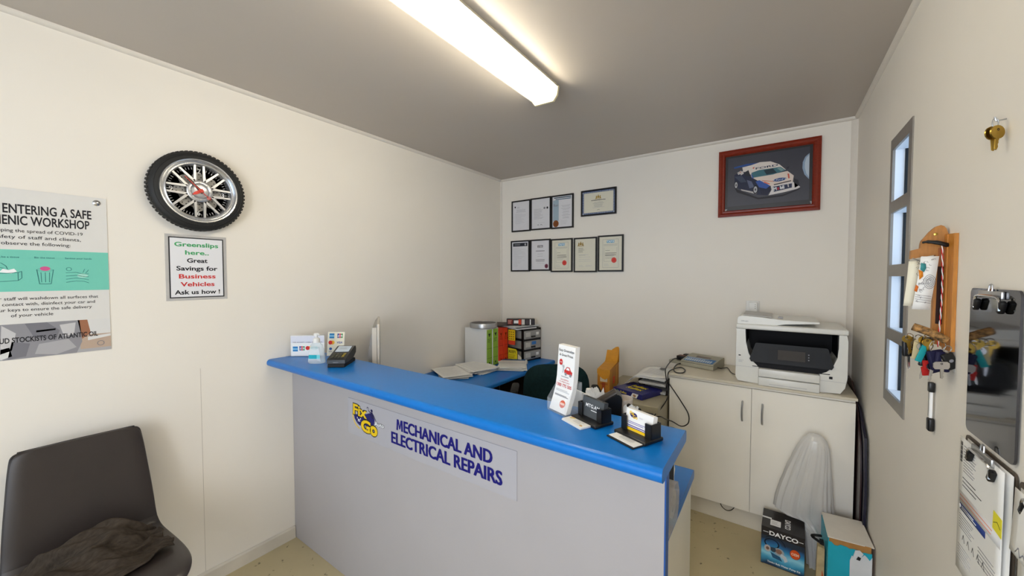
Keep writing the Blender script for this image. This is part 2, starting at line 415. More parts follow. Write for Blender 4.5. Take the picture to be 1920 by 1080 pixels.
mb.prism([(0.001, 0.684), (0.592, 0.684), (0.6, 0.692)] + [(0.585 + 0.015 * math.cos(PI / 2 * i / 5), 0.705 + 0.015 * math.sin(PI / 2 * i / 5)) for i in range(6)] + [(0.001, 0.72)], 0.002, 1.929, BLUE)
dk = thing('desk', 'lower L shaped blue worktop behind the reception counter', 'desk', (0.3, -1.0, 0))
mb.build('worktop', dk)
DARKW = mat('dark_brown_board', '#3a2a22', 0.5, var=0.1)
MB().box(0.02, 0.55, -0.05, -0.034, 0.001, 0.684, DARKW).build('gable', dk)
MB().box(0.005, 0.02, -1.90, -0.06, 0.25, 0.684, DARKW).build('modesty_panel', dk)
MB().box(0.02, 0.55, -1.30, -1.284, 0.001, 0.684, DARKW).build('gable', dk)

# ================================================================== things on the counter
def card_logo(mb, u, v, s, z):
    mb.rect(u, u + s, v, v + s, ink('#2f7fb8'), z); mb.rect(u, u + s, v + s * .35, v + s * .62, ink('#8cc3e2'), z + .0002)
def logo_b(mb, u, v, s, z):
    for i, c in enumerate(('#27408f', '#c4284a', '#2e8a50')): mb.rect(u + i * s * .38, u + i * s * .38 + s * .32, v, v + s * .9, ink(c), z)
    mb.text('JCB', u + s * .55, v + s * .3, s * .28, INKW, width=s * .95, bold=.02, w=z + .0003)
def logo_mc(mb, u, v, s, z):
    mb.ell(u, v, s * .5, s * .5, ink('#cf2f2b'), z); mb.ell(u + s * .55, v, s * .5, s * .5, ink('#e8b23a'), z - .0002)
# acrylic payment sign, wide
a = thing('payment_sign', 'wide acrylic payment card sign behind the hand sanitizer', 'sign', (0.1, -1.93, CT), 'payment card signs')
M = yaw_frame(0.031, -1.982, CT + 0.002, 0.665)
MB(M).box(0, 0.184, 0, 0.119, 0, 0.003, ACRYL).box(0, 0.184, 0, 0.003, -0.045, 0.0, ACRYL).build('holder', a)
mb = MB(M); mb.box(0.003, 0.181, 0.003, 0.115, -0.0012, -0.0004, PAPER); z = 0.0
mb = MB(M); mb.rect(0.003, 0.181, 0.003, 0.114, PAPER, 0.0034); z = 0.0038
mb.rect(0.003, 0.181, 0.074, 0.112, ink('#d9dae4'), z)
mb.text('WE ACCEPT CARD PAYMENTS', 0.092, 0.0755, 0.0048, INKB, width=0.158, bold=.01, w=z + .0003)
card_logo(mb, 0.013, 0.028, 0.027, z); logo_b(mb, 0.048, 0.033, 0.026, z); logo_mc(mb, 0.092, 0.046, 0.022, z)
mb.text('VISA', 0.14, 0.040, 0.012, ink('#1e2f80'), bold=.02, shear=.2, w=z); mb.build('insert', a)
# acrylic payment sign, upright
a = thing('payment_sign', 'small upright card logo sign behind the card terminal', 'sign', (0.2, -1.82, CT), 'payment card signs')
M = yaw_frame(0.188, -1.868, CT + 0.002, 0.60) @ Matrix.Rotation(-0.14, 4, 'X')
MB(M).box(0, 0.098, 0, 0.135, 0, 0.003, ACRYL).box(0, 0.098, 0, 0.003, -0.045, 0.0, ACRYL).build('holder', a)
mb = MB(M); mb.rect(0.003, 0.095, 0.003, 0.132, PAPERC, 0.0034); z = 0.0038
card_logo(mb, 0.012, 0.098, 0.027, z); logo_b(mb, 0.056, 0.10, 0.027, z); logo_mc(mb, 0.019, 0.075, 0.022, z)
mb.text('VISA', 0.07, 0.07, 0.011, ink('#2c4a94'), bold=.02, shear=.2, w=z)
mb.ell(0.022, 0.041, 0.008, 0.007, ink('#26559b'), z).rect(0.054, 0.084, 0.028, 0.05, ink('#8b2840'), z)
mb.greek(0.012, 0.034, 0.022, 0.030, 2, GREY, w=z); mb.build('insert', a)
# hand sanitizer
a = thing('sanitizer_bottle', 'clear pump bottle of hand sanitizer on the blue counter', 'bottle', (0.295, -1.978, CT))
M = yaw_frame(0.295, -1.978, CT + 0.0005, 0.62)
GEL = mat('clear_gel_plastic', '#e3eef0', 0.08, 0, 0.02, alpha=0.42, spec=0.6)
def squash(prof, ry, m, L, n=28): return MB(L @ frame(0, 0, 0, (1, 0, 0), (0, 0, -1), (0, 1, 0)) @ Matrix.Diagonal((1, ry, 1, 1))).lathe(prof, m, n)
squash([(0, 0), (0.040, 0), (0.044, 0.004), (0.043, 0.02), (0.036, 0.07), (0.030, 0.092), (0.016, 0.106), (0.013, 0.108)], 0.55, GEL, M).build('body', a)
mb = MB(M); lb = [(-0.031, 0.012), (0.031, 0.012), (0.027, 0.05), (0.021, 0.088), (-0.021, 0.088), (-0.027, 0.05)]
mb.poly(lb, mat('label_film', '#e7eff2', 0.4, alpha=0.55), 0.0248)
mb.ring(0.0, 0.082, 0.016, 0.0175, ink('#3aa6a0'), 0.0252, 24, sy=0.45).text('SANITISER', 0, 0.0795, 0.005, ink('#2e9a96'), width=0.026, w=0.0252)
mb.rect(-0.028, 0.012, 0.026, 0.046, ink('#22a5b5'), 0.0252).rect(0.012, 0.028, 0.026, 0.046, ink('#7ccfd4'), 0.0252)
mb.greek(-0.028, 0.028, 0.012, 0.022, 2, GREY, w=0.0252); mb.build('front_label', a)
mb = squash([(0, 0.104), (0.0165, 0.104), (0.0165, 0.124), (0.013, 0.128), (0.007, 0.129), (0.006, 0.138), (0.012, 0.139), (0.013, 0.150), (0.009, 0.153), (0, 0.153)], 1.0, WHITE, M)
mb.M = M; mb.tube([(0.0, 0.147, 0.0), (0.016, 0.148, 0.012), (0.024, 0.144, 0.018)], 0.0045, WHITE, 8, 3); mb.build('pump', a)
# EFTPOS terminal
a = thing('card_terminal', 'black card payment terminal on the blue counter', 'card terminal', (0.46, -1.92, CT))
ang = math.atan2(0.062, 0.078)
M = frame(0.437, -2.006, CT + 0.0005, (-math.sin(ang), math.cos(ang), 0), (0, 0, 1), (math.cos(ang), math.sin(ang), 0)) # u back, v up, w right
TB = mat('terminal_shell', '#16171b', 0.3, var=0.05)
MB(M).prism([(0, 0.003), (0.004, 0), (0.150, 0), (0.156, 0.006), (0.15, 0.018), (0.12, 0.022), (0.004, 0.018)], 0.004, 0.082, BLACKM).build('base', a)
side = [(0.0, 0.020), (0.002, 0.036), (0.010, 0.041), (0.065, 0.058), (0.135, 0.080), (0.150, 0.080), (0.158, 0.066), (0.155, 0.046), (0.12, 0.026), (0.05, 0.019)]
mb = MB(M); mb.prism(side, 0.0, 0.086, TB)
mb.box(-0.002, 0.003, 0.024, 0.0255, 0.03, 0.056, GREY); mb.build('shell', a)
slope = math.atan2(0.022, 0.07)
def on_face(u, v): return M @ frame(u, v, 0.043, (0, 0, 1), (math.cos(slope), math.sin(slope), 0), (-math.sin(slope), math.cos(slope), 0))
L = on_face(0.078, 0.0622)
mb = MB(L); mb.box(-0.033, 0.033, 0.0, 0.056, 0, 0.002, mat('terminal_screen', '#b9c6d4', 0.15, var=0.02)); mb.greek(-0.02, 0.02, 0.02, 0.04, 3, GREY, w=0.0024); mb.build('screen', a)
L = on_face(0.012, 0.0418); mb = MB(L); kc = [ink('#8d7b36'), ink('#4a483c'), ink('#3a3a34')]
for r in range(4):
    for c in range(4): mb.rbox(-0.031 + c * 0.016, -0.018 + c * 0.016, r * 0.0135, 0.010 + r * 0.0135, 0, 0.003, 0.001, kc[1 if c < 3 else 0] if r else kc[2], 1)
mb.build('keypad', a)
# brochure stand
a = thing('brochure_holder', 'clear acrylic stand on the counter full of white flyers', 'brochure holder', (1.63, -1.89, CT))
M = yaw_frame(1.59, -1.892, CT + 0.001, -0.40)
BW_ = 0.088
mb = MB(M)
mb.box(0, BW_, 0, 0.003, -0.07, 0.0, ACRYL).box(0, BW_, 0, 0.04, -0.002, 0.0, ACRYL).box(0, BW_, 0, 0.1, -0.07, -0.068, ACRYL)
for u in (-0.002, BW_): mb.prism([(-0.0, 0), (0.07, 0), (0.07, 0.1), (0.05, 0.1), (0.0, 0.04)], 0, 0.002, ACRYL, frame(u, 0, 0, (0, 0, -1), (0, 1, 0), (1, 0, 0)))
mb.build('stand', a)
def flyer(mb, M, wd):
    # curved sheet stack: path in (depth, height)
    path = [(-0.006, 0.004), (-0.012, 0.02), (-0.022, 0.045), (-0.032, 0.075), (-0.038, 0.11), (-0.042, 0.16), (-0.046, 0.213)]
    th = 0.018
    v = []; f = []
    for d, h in path:
        v += [(0.002, h, d), (wd - 0.002, h, d), (wd - 0.002, h + 0.001, d - th), (0.002, h + 0.001, d - th)]
    n = len(path)
    for i in range(n - 1):
        for j in range(4): f.append((4 * i + j, 4 * i + (j + 1) % 4, 4 * i + 4 + (j + 1) % 4, 4 * i + 4 + j))
    f += [(0, 3, 2, 1), (4 * n - 4, 4 * n - 3, 4 * n - 2, 4 * n - 1)]
    mb.M = M; mb.add(v, f, PAPER)
    def Lat(h):   # frame at height h on the front of the stack
        for (d0, h0), (d1, h1) in zip(path, path[1:]):
            if h <= h1:
                t = (h - h0) / (h1 - h0); d = d0 + (d1 - d0) * t
                V = Vector((0, h1 - h0, d1 - d0)).normalized()
                return frame(wd / 2, h, d, (1, 0, 0), tuple(V), (0, -V.z, V.y))
    return Lat
mb = MB(M); Lat = flyer(mb, M, BW_); z = 0.0012
mb.text('Easy Greenslips', 0, 0.0, 0.0078, INKB, width=0.074, bold=.005, w=z, L=Lat(0.193)).text('& Great Prices', 0, 0.0, 0.0078, INKB, width=0.066, bold=.005, w=z, L=Lat(0.178))
L = Lat(0.155); mb.ell(-0.024, 0.002, 0.0085, 0.010, INKR, z, L=L).text('SAVE', -0.024, 0, 0.0045, INKW, width=0.012, w=z + .0003, L=L)
L = Lat(0.128); mb.poly([(-0.004, -0.004), (0.032, -0.006), (0.034, 0.004), (0.026, 0.008), (0.02, 0.018), (0.006, 0.018), (0.0, 0.009), (-0.005, 0.006)], INKR, z, L=L)
mb.poly([(0.004, 0.008), (0.008, 0.0155), (0.018, 0.0155), (0.022, 0.008)], INKW, z + .0003, L=L).ell(0.003, -0.006, 0.005, 0.005, GREY, z + .0003, L=L).ell(0.026, -0.007, 0.005, 0.005, GREY, z + .0003, L=L)
mb.line2([(-0.012, -0.004), (-0.010, 0.012), (-0.018, 0.022)], 0.004, LGREY, z, L=L).ell(-0.009, 0.017, 0.004, 0.005, LGREY, z, L=L)
mb.rect(-0.018, 0.018, -0.001, 0.001, GREY, z, L=Lat(0.112))
mb.text('Call us NOW for', 0, 0, 0.005, INKR, width=0.04, w=z, L=Lat(0.1)).text('a no obligation quote', 0, 0, 0.004, INKR, width=0.052, w=z, L=Lat(0.0935))
mb.text('1300 775 505', 0, 0, 0.0098, INKR, width=0.074, bold=.012, w=z, L=Lat(0.079))
mb.greek(-0.034, 0.034, -0.004, 0.004, 2, LGREY, w=z, L=Lat(0.067)).greek(-0.034, 0.034, -0.003, 0.003, 2, GREY, w=z, L=Lat(0.052))
mb.ell(0.014, 0, 0.013, 0.012, ink('#d9684e'), z, L=Lat(0.030)).rect(0.004, 0.024, -0.003, 0.004, ink('#efc5b4'), z + .0003, L=Lat(0.030))
tag(mb.build('flyer_stack'), 'white insurance flyers with red phone number in acrylic stand', 'flyers')
# business card holders
def card_holder(x, y, ang, label, kind):
    a = thing('business_card_holder', label, 'card holder', (x, y, CT), 'business card holders')
    M = yaw_frame(x, y, CT + 0.0006, ang)       # u along the front edge, w towards the viewer
    mb = MB(M); mb.rbox(0, 0.108, 0, 0.010, -0.075, 0.0, 0.003, BLACK); mb.build('base', a)
    mb = MB(M)
    mb.prism([(0.006, 0.009), (0.03, 0.009), (0.03, 0.013), (0.078, 0.013), (0.078, 0.009), (0.102, 0.009), (0.102, 0.052), (0.080, 0.052), (0.080, 0.02), (0.028, 0.02), (0.028, 0.045), (0.006, 0.045)] if False else [(0.004, 0.009), (0.022, 0.009), (0.022, 0.050), (0.004, 0.050)], -0.030, -0.026, BLACK)
    mb.prism([(0.086, 0.009), (0.106, 0.009), (0.106, 0.050), (0.086, 0.050)], -0.030, -0.026, BLACK)
    mb.box(0.004, 0.0065, 0.009, 0.050, -0.062, -0.026, BLACK).box(0.1035, 0.106, 0.009, 0.050, -0.062, -0.026, BLACK)
    mb.box(0.004, 0.106, 0.009, 0.050, -0.066, -0.062, BLACK)
    mb.build('pocket', a)
    return M
def card_stack(M, face, n, label, draw, side):
    tilt = M @ Matrix.Translation((0, 0.010, -0.034)) @ Matrix.Rotation(-0.16, 4, 'X')
    mb = MB(tilt); mb.box(0.009, 0.101, 0.0, 0.058, -0.016, 0, side)
    mb.rect(0.0095, 0.1005, 0.0005, 0.0575, face, 0.0004); draw(mb)
    tag(mb.build('business_cards'), label, 'business cards', 'business cards in the holders')
M1 = card_holder(1.688, -1.918, -0.42, 'black business card holder holding dark grey cards', 0)
def d1(mb):
    mb.text('MTG.AM', 0.055, 0.030, 0.010, INKW, width=0.058, bold=.01, w=.0008).rect(0.05, 0.092, 0.022, 0.024, INKW, .0008)
card_stack(M1, ink('#4b4f52'), 8, 'dark grey business cards with white lettering in left holder', d1, ink('#3e4043'))
M2 = card_holder(1.836, -1.948, -0.42, 'black business card holder holding white and yellow cards', 1)
def d2(mb):
    mb.rect(0.0095, 0.1005, 0.0005, 0.008, ink('#f0c416'), .0008).rect(0.0095, 0.1005, 0.008, 0.0145, ink('#3b2f88'), .0008)
    mb.greek(0.018, 0.095, 0.009, 0.0135, 1, INKW, w=.0011)
    mb.ell(0.036, 0.043, 0.012, 0.007, ink('#2a2568'), .0008)
    mb.text('Fix', 0.03, 0.043, 0.009, YEL, bold=.03, w=.0012).text('Go', 0.042, 0.035, 0.009, YEL, bold=.03, w=.0012)
    mb.text('Auto', 0.062, 0.040, 0.004, LGREY, w=.0012).greek(0.018, 0.094, 0.018, 0.026, 2, ink('#5b4fa0'), w=.0008, t=.0015)
card_stack(M2, PAPER, 10, 'white and yellow emblem business cards in right holder', d2, PAPER)
# loose card piles in front of the holders
def pile(x, y, ang, n, label, draw, under=None):
    M = Matrix.Translation((x, y, CT + 0.0006)) @ Matrix.Rotation(ang, 4, 'Z')
    mb = MB(M)
    if under: mb.rbox(-0.002, 0.094, -0.006, 0.054, 0, 0.003, 0.001, under, 1)
    h0 = 0.003 if under else 0
    for i in range(n): 
        j = random.uniform(-.0012, .0012); mb.box(j, 0.09 + j, j, 0.055 + j, h0 + i * 0.0016, h0 + i * 0.0016 + 0.0013, PAPER)
    L = Matrix.Translation((0, 0, h0 + n * 0.0016)); draw(mb, L)
    tag(mb.build('business_cards'), label, 'business cards', 'card piles on the counter')
def p1(mb, L):
    mb.poly([(0.005, 0.03), (0.03, 0.05), (0.04, 0.05), (0.02, 0.03)], ink('#e3a3a0'), 0.0002, L).poly([(0.03, 0.048), (0.05, 0.052), (0.06, 0.046), (0.04, 0.042)], ink('#cf4a50'), 0.0004, L).poly([(0.006, 0.024), (0.02, 0.034), (0.03, 0.03), (0.015, 0.02)], ink('#e6d27e'), 0.0003, L)
    mb.greek(0.035, 0.08, 0.012, 0.034, 4, LGREY, w=.0003, L=L).ell(0.078, 0.01, 0.006, 0.003, ink('#c99a4a'), 0.0003, L=L)
def p2(mb, L):
    mb.ell(0.035, 0.040, 0.010, 0.005, ink('#6fae5b'), 0.0003, L=L).greek(0.025, 0.075, 0.012, 0.030, 4, LGREY, w=.0003, L=L)
pile(1.672, -1.947, -0.46, 4, 'stack of rounded white cards before the left holder', p1)
pile(1.832, -1.978, -0.46, 1, 'white card on dark pad before the right holder', p2, BLACKM)

# ================================================================== left wall
# workshop poster
pz = 0.0008
po = thing('poster', 'large hygiene workshop poster with teal band pinned to left wall', 'poster', (0.002, -2.868, 1.178))
mb = MB(LWF(0.001)); y0, y1, z0, z1 = -3.078, -2.658, 1.178, 1.781
mb.box(y0, y1, z0, z1, 0, 0.0012, mat('poster_stock', '#dcdad6', 0.35, var=0.01)); z = 0.0016; yc = -2.868
mb.text('YOU ARE ENTERING A SAFE', -2.6995, 1.6945, 0.031, INKB, width=0.326, align='R', bold=.02, w=z)
mb.text('AND HYGIENIC WORKSHOP', -2.7055, 1.6545, 0.031, INKB, width=0.326, align='R', bold=.02, w=z)
for i, t in enumerate(('We are stopping the spread of COVID-19', 'for the safety of staff and clients,', 'please observe the following:')):
    mb.text(t, -2.859, 1.628 - i * 0.0225, 0.0115, INKB, width=(0.27, 0.26, 0.206)[i], bold=.006, w=z)
TEAL = ink('#74c7b4'); DT = ink('#2f6f70')
mb.rect(y0, y1, 1.418, 1.566, TEAL, z)
for c, t in ((-2.897, 'Use a tissue'), (-2.819, 'Bin the tissue'), (-2.737, 'Sanitise your hands')): mb.text(t, c, 1.537, 0.006, DT, bold=.01, w=z + .0003)
q = z + .0004
mb.line2([(-2.925, 1.457), (-2.925, 1.481), (-2.88, 1.485), (-2.872, 1.49), (-2.872, 1.466), (-2.88, 1.457), (-2.925, 1.453)], .0016, DT, q).bar2(-2.88, 1.485, -2.88, 1.457, .0016, DT, q)
mb.poly([(-2.92, 1.486), (-2.912, 1.498), (-2.90, 1.494), (-2.888, 1.499), (-2.882, 1.489), (-2.895, 1.482)], INKW, q)
mb.line2([(-2.935, 1.52), (-2.915, 1.518), (-2.905, 1.508), (-2.902, 1.497)], .0016, DT, q).line2([(-2.93, 1.508), (-2.918, 1.503), (-2.91, 1.5)], .0016, DT, q)
mb.line2([(-2.838, 1.494), (-2.833, 1.444), (-2.806, 1.444), (-2.80, 1.494)], .0018, DT, q).ring(-2.819, 1.495, .019, .0208, DT, q, 24, sy=.22)
for k in range(3): mb.bar2(-2.829 + k * .010, 1.486, -2.828 + k * .009, 1.45, .0014, DT, q)
mb.ell(-2.819, 1.500, .012, .008, ink('#d0598e'), q + .0002)
for k in range(4): mb.line2([(-2.77, 1.485 - k * .012), (-2.745, 1.487 - k * .011), (-2.725, 1.480 - k * .009), (-2.712, 1.482 - k * .012)], .0014, DT, q)
mb.ell(-2.728, 1.474, .014, .008, ink('#a5dccd'), q).ring(-2.762, 1.499, .006, .0075, DT, q, 8).line2([(-2.72, 1.484), (-2.712, 1.497)], .0014, DT, q).line2([(-2.727, 1.486), (-2.722, 1.50)], .0014, DT, q)
for i, (t, w_) in enumerate((('Our staff will washdown all surfaces that', .254), ('we contact with, disinfect your car and', .242), ('your keys to ensure the safe delivery', .232), ('of your vehicle', .095))):
    mb.text(t, (-2.689, -2.698, -2.707, -2.804)[i], 1.3875 - i * .0198, .0108, INKB, width=w_, align='R', bold=.006, w=z)
# photograph printed along the foot of the poster: overalls beside a car
pc = [ink(h) for h in ('#aba9ac', '#8e8d92', '#c5c3c4', '#77767d', '#b9a391', '#9b6a4f', '#d9d8d6')]
mb.rect(y0, y1, z0, 1.303, pc[0], z)
mb.rect(-2.72, y1, 1.245, 1.303, pc[6], z + .0001).rect(-2.74, y1, z0 + .012, 1.245, pc[4], z + .0001).poly([(-2.745, 1.303), (-2.72, 1.303), (-2.712, 1.25), (-2.735, 1.23)], pc[5], z + .0002)
mb.poly([(-2.72, 1.236), (y1, 1.242), (y1, 1.233), (-2.72, 1.222)], pc[6], z + .0003)
mb.poly([(-2.93, 1.303), (-2.74, 1.303), (-2.735, 1.22), (-2.75, 1.178), (-2.92, 1.178)], pc[1], z + .0002)
for pts, c in (([(-2.92, 1.30), (-2.89, 1.27), (-2.90, 1.21), (-2.925, 1.2)], 2), ([(-2.87, 1.303), (-2.85, 1.25), (-2.80, 1.235), (-2.79, 1.27), (-2.82, 1.303)], 3), ([(-2.84, 1.225), (-2.77, 1.235), (-2.75, 1.2), (-2.80, 1.18), (-2.85, 1.19)], 0), ([(-2.79, 1.29), (-2.75, 1.295), (-2.755, 1.25), (-2.78, 1.245)], 2), ([(-2.90, 1.24), (-2.86, 1.23), (-2.87, 1.185), (-2.91, 1.18)], 3), ([(-2.93, 1.215), (-2.905, 1.222), (-2.90, 1.19), (-2.925, 1.18)], 6), ([(-2.845, 1.268), (-2.80, 1.272), (-2.80, 1.278), (-2.845, 1.275)], 2)):
    mb.poly(pts, pc[c], z + .0004)
mb.ring(-2.686, 1.207, .008, .010, pc[3], z + .0004, 20)
mb.text('PROUD STOCKISTS OF ATLANTIC OIL', -2.693, 1.2375, .0175, INKB, width=0.262, align='R', bold=.02, rot=-.0, w=z + .0008)
mb.build('sheet', po)
for u in (-3.055, -2.685):
    MB(LWF(0.002) @ Matrix.Translation((u, 1.760, 0))).lathe([(0.011, 0), (0.011, 0.002), (0.007, 0.005), (0, 0.006)], CHROME, 16).build('pin', po)
# greenslips sign
gs = thing('sign', 'small white laminated greenslips sign below the tyre clock', 'sign', (0.002, -2.372, 1.37))
mb = MB(LWF(0.001)); mb.rbox(-2.485, -2.258, 1.362, 1.66, 0, 0.0006, 0.0002, mat('laminate_pouch', '#d6d4d2', 0.15, alpha=.5), 1); mb.build('laminate', gs)
mb = MB(LWF(0.0016)); mb.box(-2.473, -2.2705, 1.3735, 1.6485, 0, .0006, INKB); mb.box(-2.4685, -2.275, 1.378, 1.644, 0, .001, mat('sign_stock', '#e6e6ea', .4, var=.005))
for i, (t, w_, c) in enumerate((('Greenslips', .162, INKG), ('here..', .088, INKG), ('Great', .076, INKB), ('Savings for', .152, INKB), ('Business', .136, INKR), ('Vehicles', .126, INKR), ('Ask us how !', .168, INKB))):
    mb.text(t, -2.372, 1.607 - i * .0362, .0185, c, width=w_, bold=.025, w=.0014)
mb.build('sheet', gs)
# tyre wall clock
ck = thing('wall_clock', 'round wall clock shaped like a car tyre with silver wheel', 'clock', (0.001, -2.368, 1.858))
M = LWF(0.001) @ Matrix.Translation((-2.368, 1.858, 0))
mb = MB(M); mb.lathe([(0.13, 0.001), (0.165, 0.002), (0.174, 0.010), (0.1765, 0.020), (0.1765, 0.036), (0.173, 0.046), (0.166, 0.054), (0.160, 0.0565), (0.158, 0.0555), (0.152, 0.058), (0.146, 0.0585), (0.141, 0.054), (0.139, 0.02)], RUBBER, 72)
for i in range(64):
    t = 2 * PI * i / 64; R_ = Matrix.Rotation(t, 4, 'Z')
    mb.box(0.172, 0.1785, -0.0055, 0.0045, 0.026, 0.043, RUBBER, R_ @ Matrix.Rotation(0.2, 4, 'X')).box(0.172, 0.1785, -0.001, 0.009, 0.006, 0.022, RUBBER, R_ @ Matrix.Rotation(-0.25, 4, 'X'))
mb.text('ALL SEASON RADIAL', 0, -0.157, .005, mat('tyre_lettering', '#3a3a3a', .6), w=.0588) if False else None
for k in range(16): mb.box(-.004, .003, -.157, -.151, .057, .0592, RUBBER, Matrix.Rotation((k - 8) * .05, 4, 'Z'))
mb.build('tyre', ck)
MB(M).lathe([(0.113, 0.02), (0.116, 0.044), (0.121, 0.050), (0.127, 0.046), (0.131, 0.05), (0.136, 0.058), (0.141, 0.0595), (0.144, 0.055), (0.143, 0.02)], mat('polished_alloy', '#cfd0d2', .22, .9, .02), 72).build('rim', ck)
DIAL = mat('dial_print', '#2c2b2a', .5, var=.1)
mb = MB(M); mb.ell(0, 0, .117, .117, DIAL, .020, 48).ell(0, 0, .074, .074, mat('dial_grey', '#5c5955', .5), .0204, 40)
for i in range(60):
    t = 2 * PI * i / 60; mb.bar2(.100 * math.cos(t), .100 * math.sin(t), .110 * math.cos(t), .110 * math.sin(t), .0025, INKW if i % 5 == 0 else LGREY, .0206)
DISC = mat('dial_disc', '#a9a59e', .5)
for i in range(8):
    t = 2 * PI * (i) / 8; u, v = .068 * math.cos(t), .068 * math.sin(t); mb.ell(u, v, .021, .021, DISC, .0208, 20)
    for k in range(5):
        a = 2 * PI * k / 5; mb.ell(u + .012 * math.cos(a), v + .012 * math.sin(a), .0025, .0025, INKB, .0211, 8)
for t, u, v in (('12', 0, .086), ('3', .094, -.009), ('6', 0, -.106), ('9', -.096, -.009)): mb.text(t, u, v, .019, INKW, bold=.02, w=.0214)
mb.build('dial', ck)
mb = MB(M); ALLOY = mat('satin_alloy', '#c4c4c6', .3, .75, .02)
for i in range(8):
    for s in (-1, 1):
        a = 2 * PI * i / 8; e = Vector((math.cos(a), math.sin(a))); q = Vector((-e.y, e.x)) * s
        p0 = e * .044 + q * .0175; p1 = e * .1215 + q * .0160
        d = (p1 - p0).normalized(); nn = Vector((-d.y, d.x))
        w0, w1 = .0052, .0038
        mb.prism([tuple(p0 - nn * w0), tuple(p1 - nn * w1), tuple(p1 + nn * w1), tuple(p0 + nn * w0)], .036, .046, ALLOY)
mb.lathe([(0.048, .036), (0.048, .047), (0.043, .05), (0.036, .05), (0.03, .045), (0, .045)], ALLOY, 40)
mb.build('spokes', ck)
mb = MB(M); mb.lathe([(0.027, .045), (0.027, .052), (0.02, .054), (0, .054)], ALLOY, 32)
for k in range(8):
    a = 2 * PI * k / 8; mb.lathe([(0.0042, .049), (0.0042, .053), (0, .053)], STEEL, 8, Matrix.Translation((.0385 * math.cos(a), .0385 * math.sin(a), 0)))
mb.build('hub', ck)
DR = mat('hand_maroon', '#3b2220', .4); RED = mat('hand_red', '#cf3b2c', .4)
MB(M @ Matrix.Rotation(.72, 4, 'Z')).prism([(-.006, -.012), (.006, -.012), (.0075, .0), (.003, .03), (.0065, .052), (0, .078), (-.0065, .052), (-.003, .03), (-.0075, 0)], .056, .0575, DR).build('minute_hand', ck)
MB(M @ Matrix.Rotation(2.15, 4, 'Z')).prism([(-.007, -.010), (.007, -.010), (.0062, .024), (.002, .036), (-.002, .036), (-.0062, .024)], .0578, .0592, RED).build('hour_hand', ck)
MB(M @ Matrix.Rotation(-2.35, 4, 'Z')).prism([(-.0012, -.08), (.0012, -.08), (.0016, .05), (-.0016, .05)], .0595, .0602, RED).ring(0, .04, .005, .0075, RED, .0602, 16).lathe([(0.006, .0595), (0.006, .062), (0, .062)], RED, 12).build('second_hand', ck)

# ================================================================== chair and garment
vc = thing('visitor_chair', 'brown leatherette visitor chair against the left wall', 'chair', (0.3, -2.757, 0))
prof = [(0.575, 0.425), (0.572, 0.445), (0.556, 0.457), (0.50, 0.462), (0.40, 0.455), (0.30, 0.447), (0.22, 0.446), (0.175, 0.456), (0.150, 0.480), (0.138, 0.515), (0.128, 0.57), (0.116, 0.64), (0.104, 0.71), (0.092, 0.78), (0.083, 0.832), (0.079, 0.852), (0.0775, 0.863), (0.077, 0.8685)]
hw = [0.150, 0.176, 0.196, 0.212, 0.216, 0.214, 0.208, 0.200, 0.194, 0.190, 0.187, 0.182, 0.176, 0.170, 0.164, 0.157, 0.143, 0.115]
def shell(i0, i1, name, th=0.024):
    nu = 14; v = []; f = []
    P = list(range(i0, i1 + 1))
    for side in (0, 1):
        for k in P:
            a = Vector(prof[max(0, k - 1)]); b = Vector(prof[min(len(prof) - 1, k + 1)]); d = (b - a).normalized()
            nrm = Vector((d.y, -d.x)) * 1.0       # upper / front side
            for j in range(nu + 1):
                s = -1 + 2 * j / nu
                edge = max(0, abs(s) - 0.8) / 0.2
                off = (th / 2) * math.sqrt(max(0.05, 1 - edge ** 2)) + (0.006 * (1 - s * s))
                dish = 0.010 * (s * s)
                p = Vector(prof[k]) + nrm * (off if side == 0 else -off * .8) + nrm * dish
                v.append((p.x, -2.757 + s * hw[k], p.y))
    n = nu + 1; N = len(P)
    for side in (0, 1):
        o = side * N * n
        for r in range(N - 1):
            for j in range(nu):
                q = (o + r * n + j, o + r * n + j + 1, o + (r + 1) * n + j + 1, o + (r + 1) * n + j)
                f.append(q if side else q[::-1])
    o = N * n
    for r in range(N - 1):
        f.append((r * n, (r + 1) * n, o + (r + 1) * n, o + r * n)); f.append((r * n + nu, o + r * n + nu, o + (r + 1) * n + nu, (r + 1) * n + nu))
    for j in range(nu):
        f.append((j, o + j, o + j + 1, j + 1)); f.append(((N - 1) * n + j, (N - 1) * n + j + 1, o + (N - 1) * n + j + 1, o + (N - 1) * n + j))
    mb = MB(); mb.add(v, f, LEATHER); ob = mb.build(name, vc, angle=70)
    bm = bmesh.new(); bm.from_mesh(ob.data); bmesh.ops.recalc_face_normals(bm, faces=bm.faces[:]); bm.to_mesh(ob.data); bm.free()
    ob.data.polygons.foreach_set('use_smooth', [True] * len(ob.data.polygons))
    sd = ob.modifiers.new('soft', 'SUBSURF'); sd.levels = 1; sd.render_levels = 2
    return ob
shell(0, 9, 'seat'); shell(8, 17, 'backrest')
def edge_pts(s, i0, i1):
    o = []
    for k in range(i0, i1 + 1): 
        o.append((prof[k][0] + .004, -2.757 + s * (hw[k] - .004), prof[k][1] + .002))
    return o
piping = mat('dark_piping', '#231d1c', .5, var=.1)
pp = edge_pts(-1, 7, 14) + [(prof[17][0] + .006, -2.757 + s * a, prof[17][1] - b) for s, L in ((-1, ((.155, .015), (.142, .007), (.120, .003))), (1, ((.120, .003), (.142, .007), (.155, .015)))) for a, b in L] + edge_pts(1, 7, 14)[::-1]
MB().tube(pp, 0.0042, piping, 8, 3).build('piping', vc)
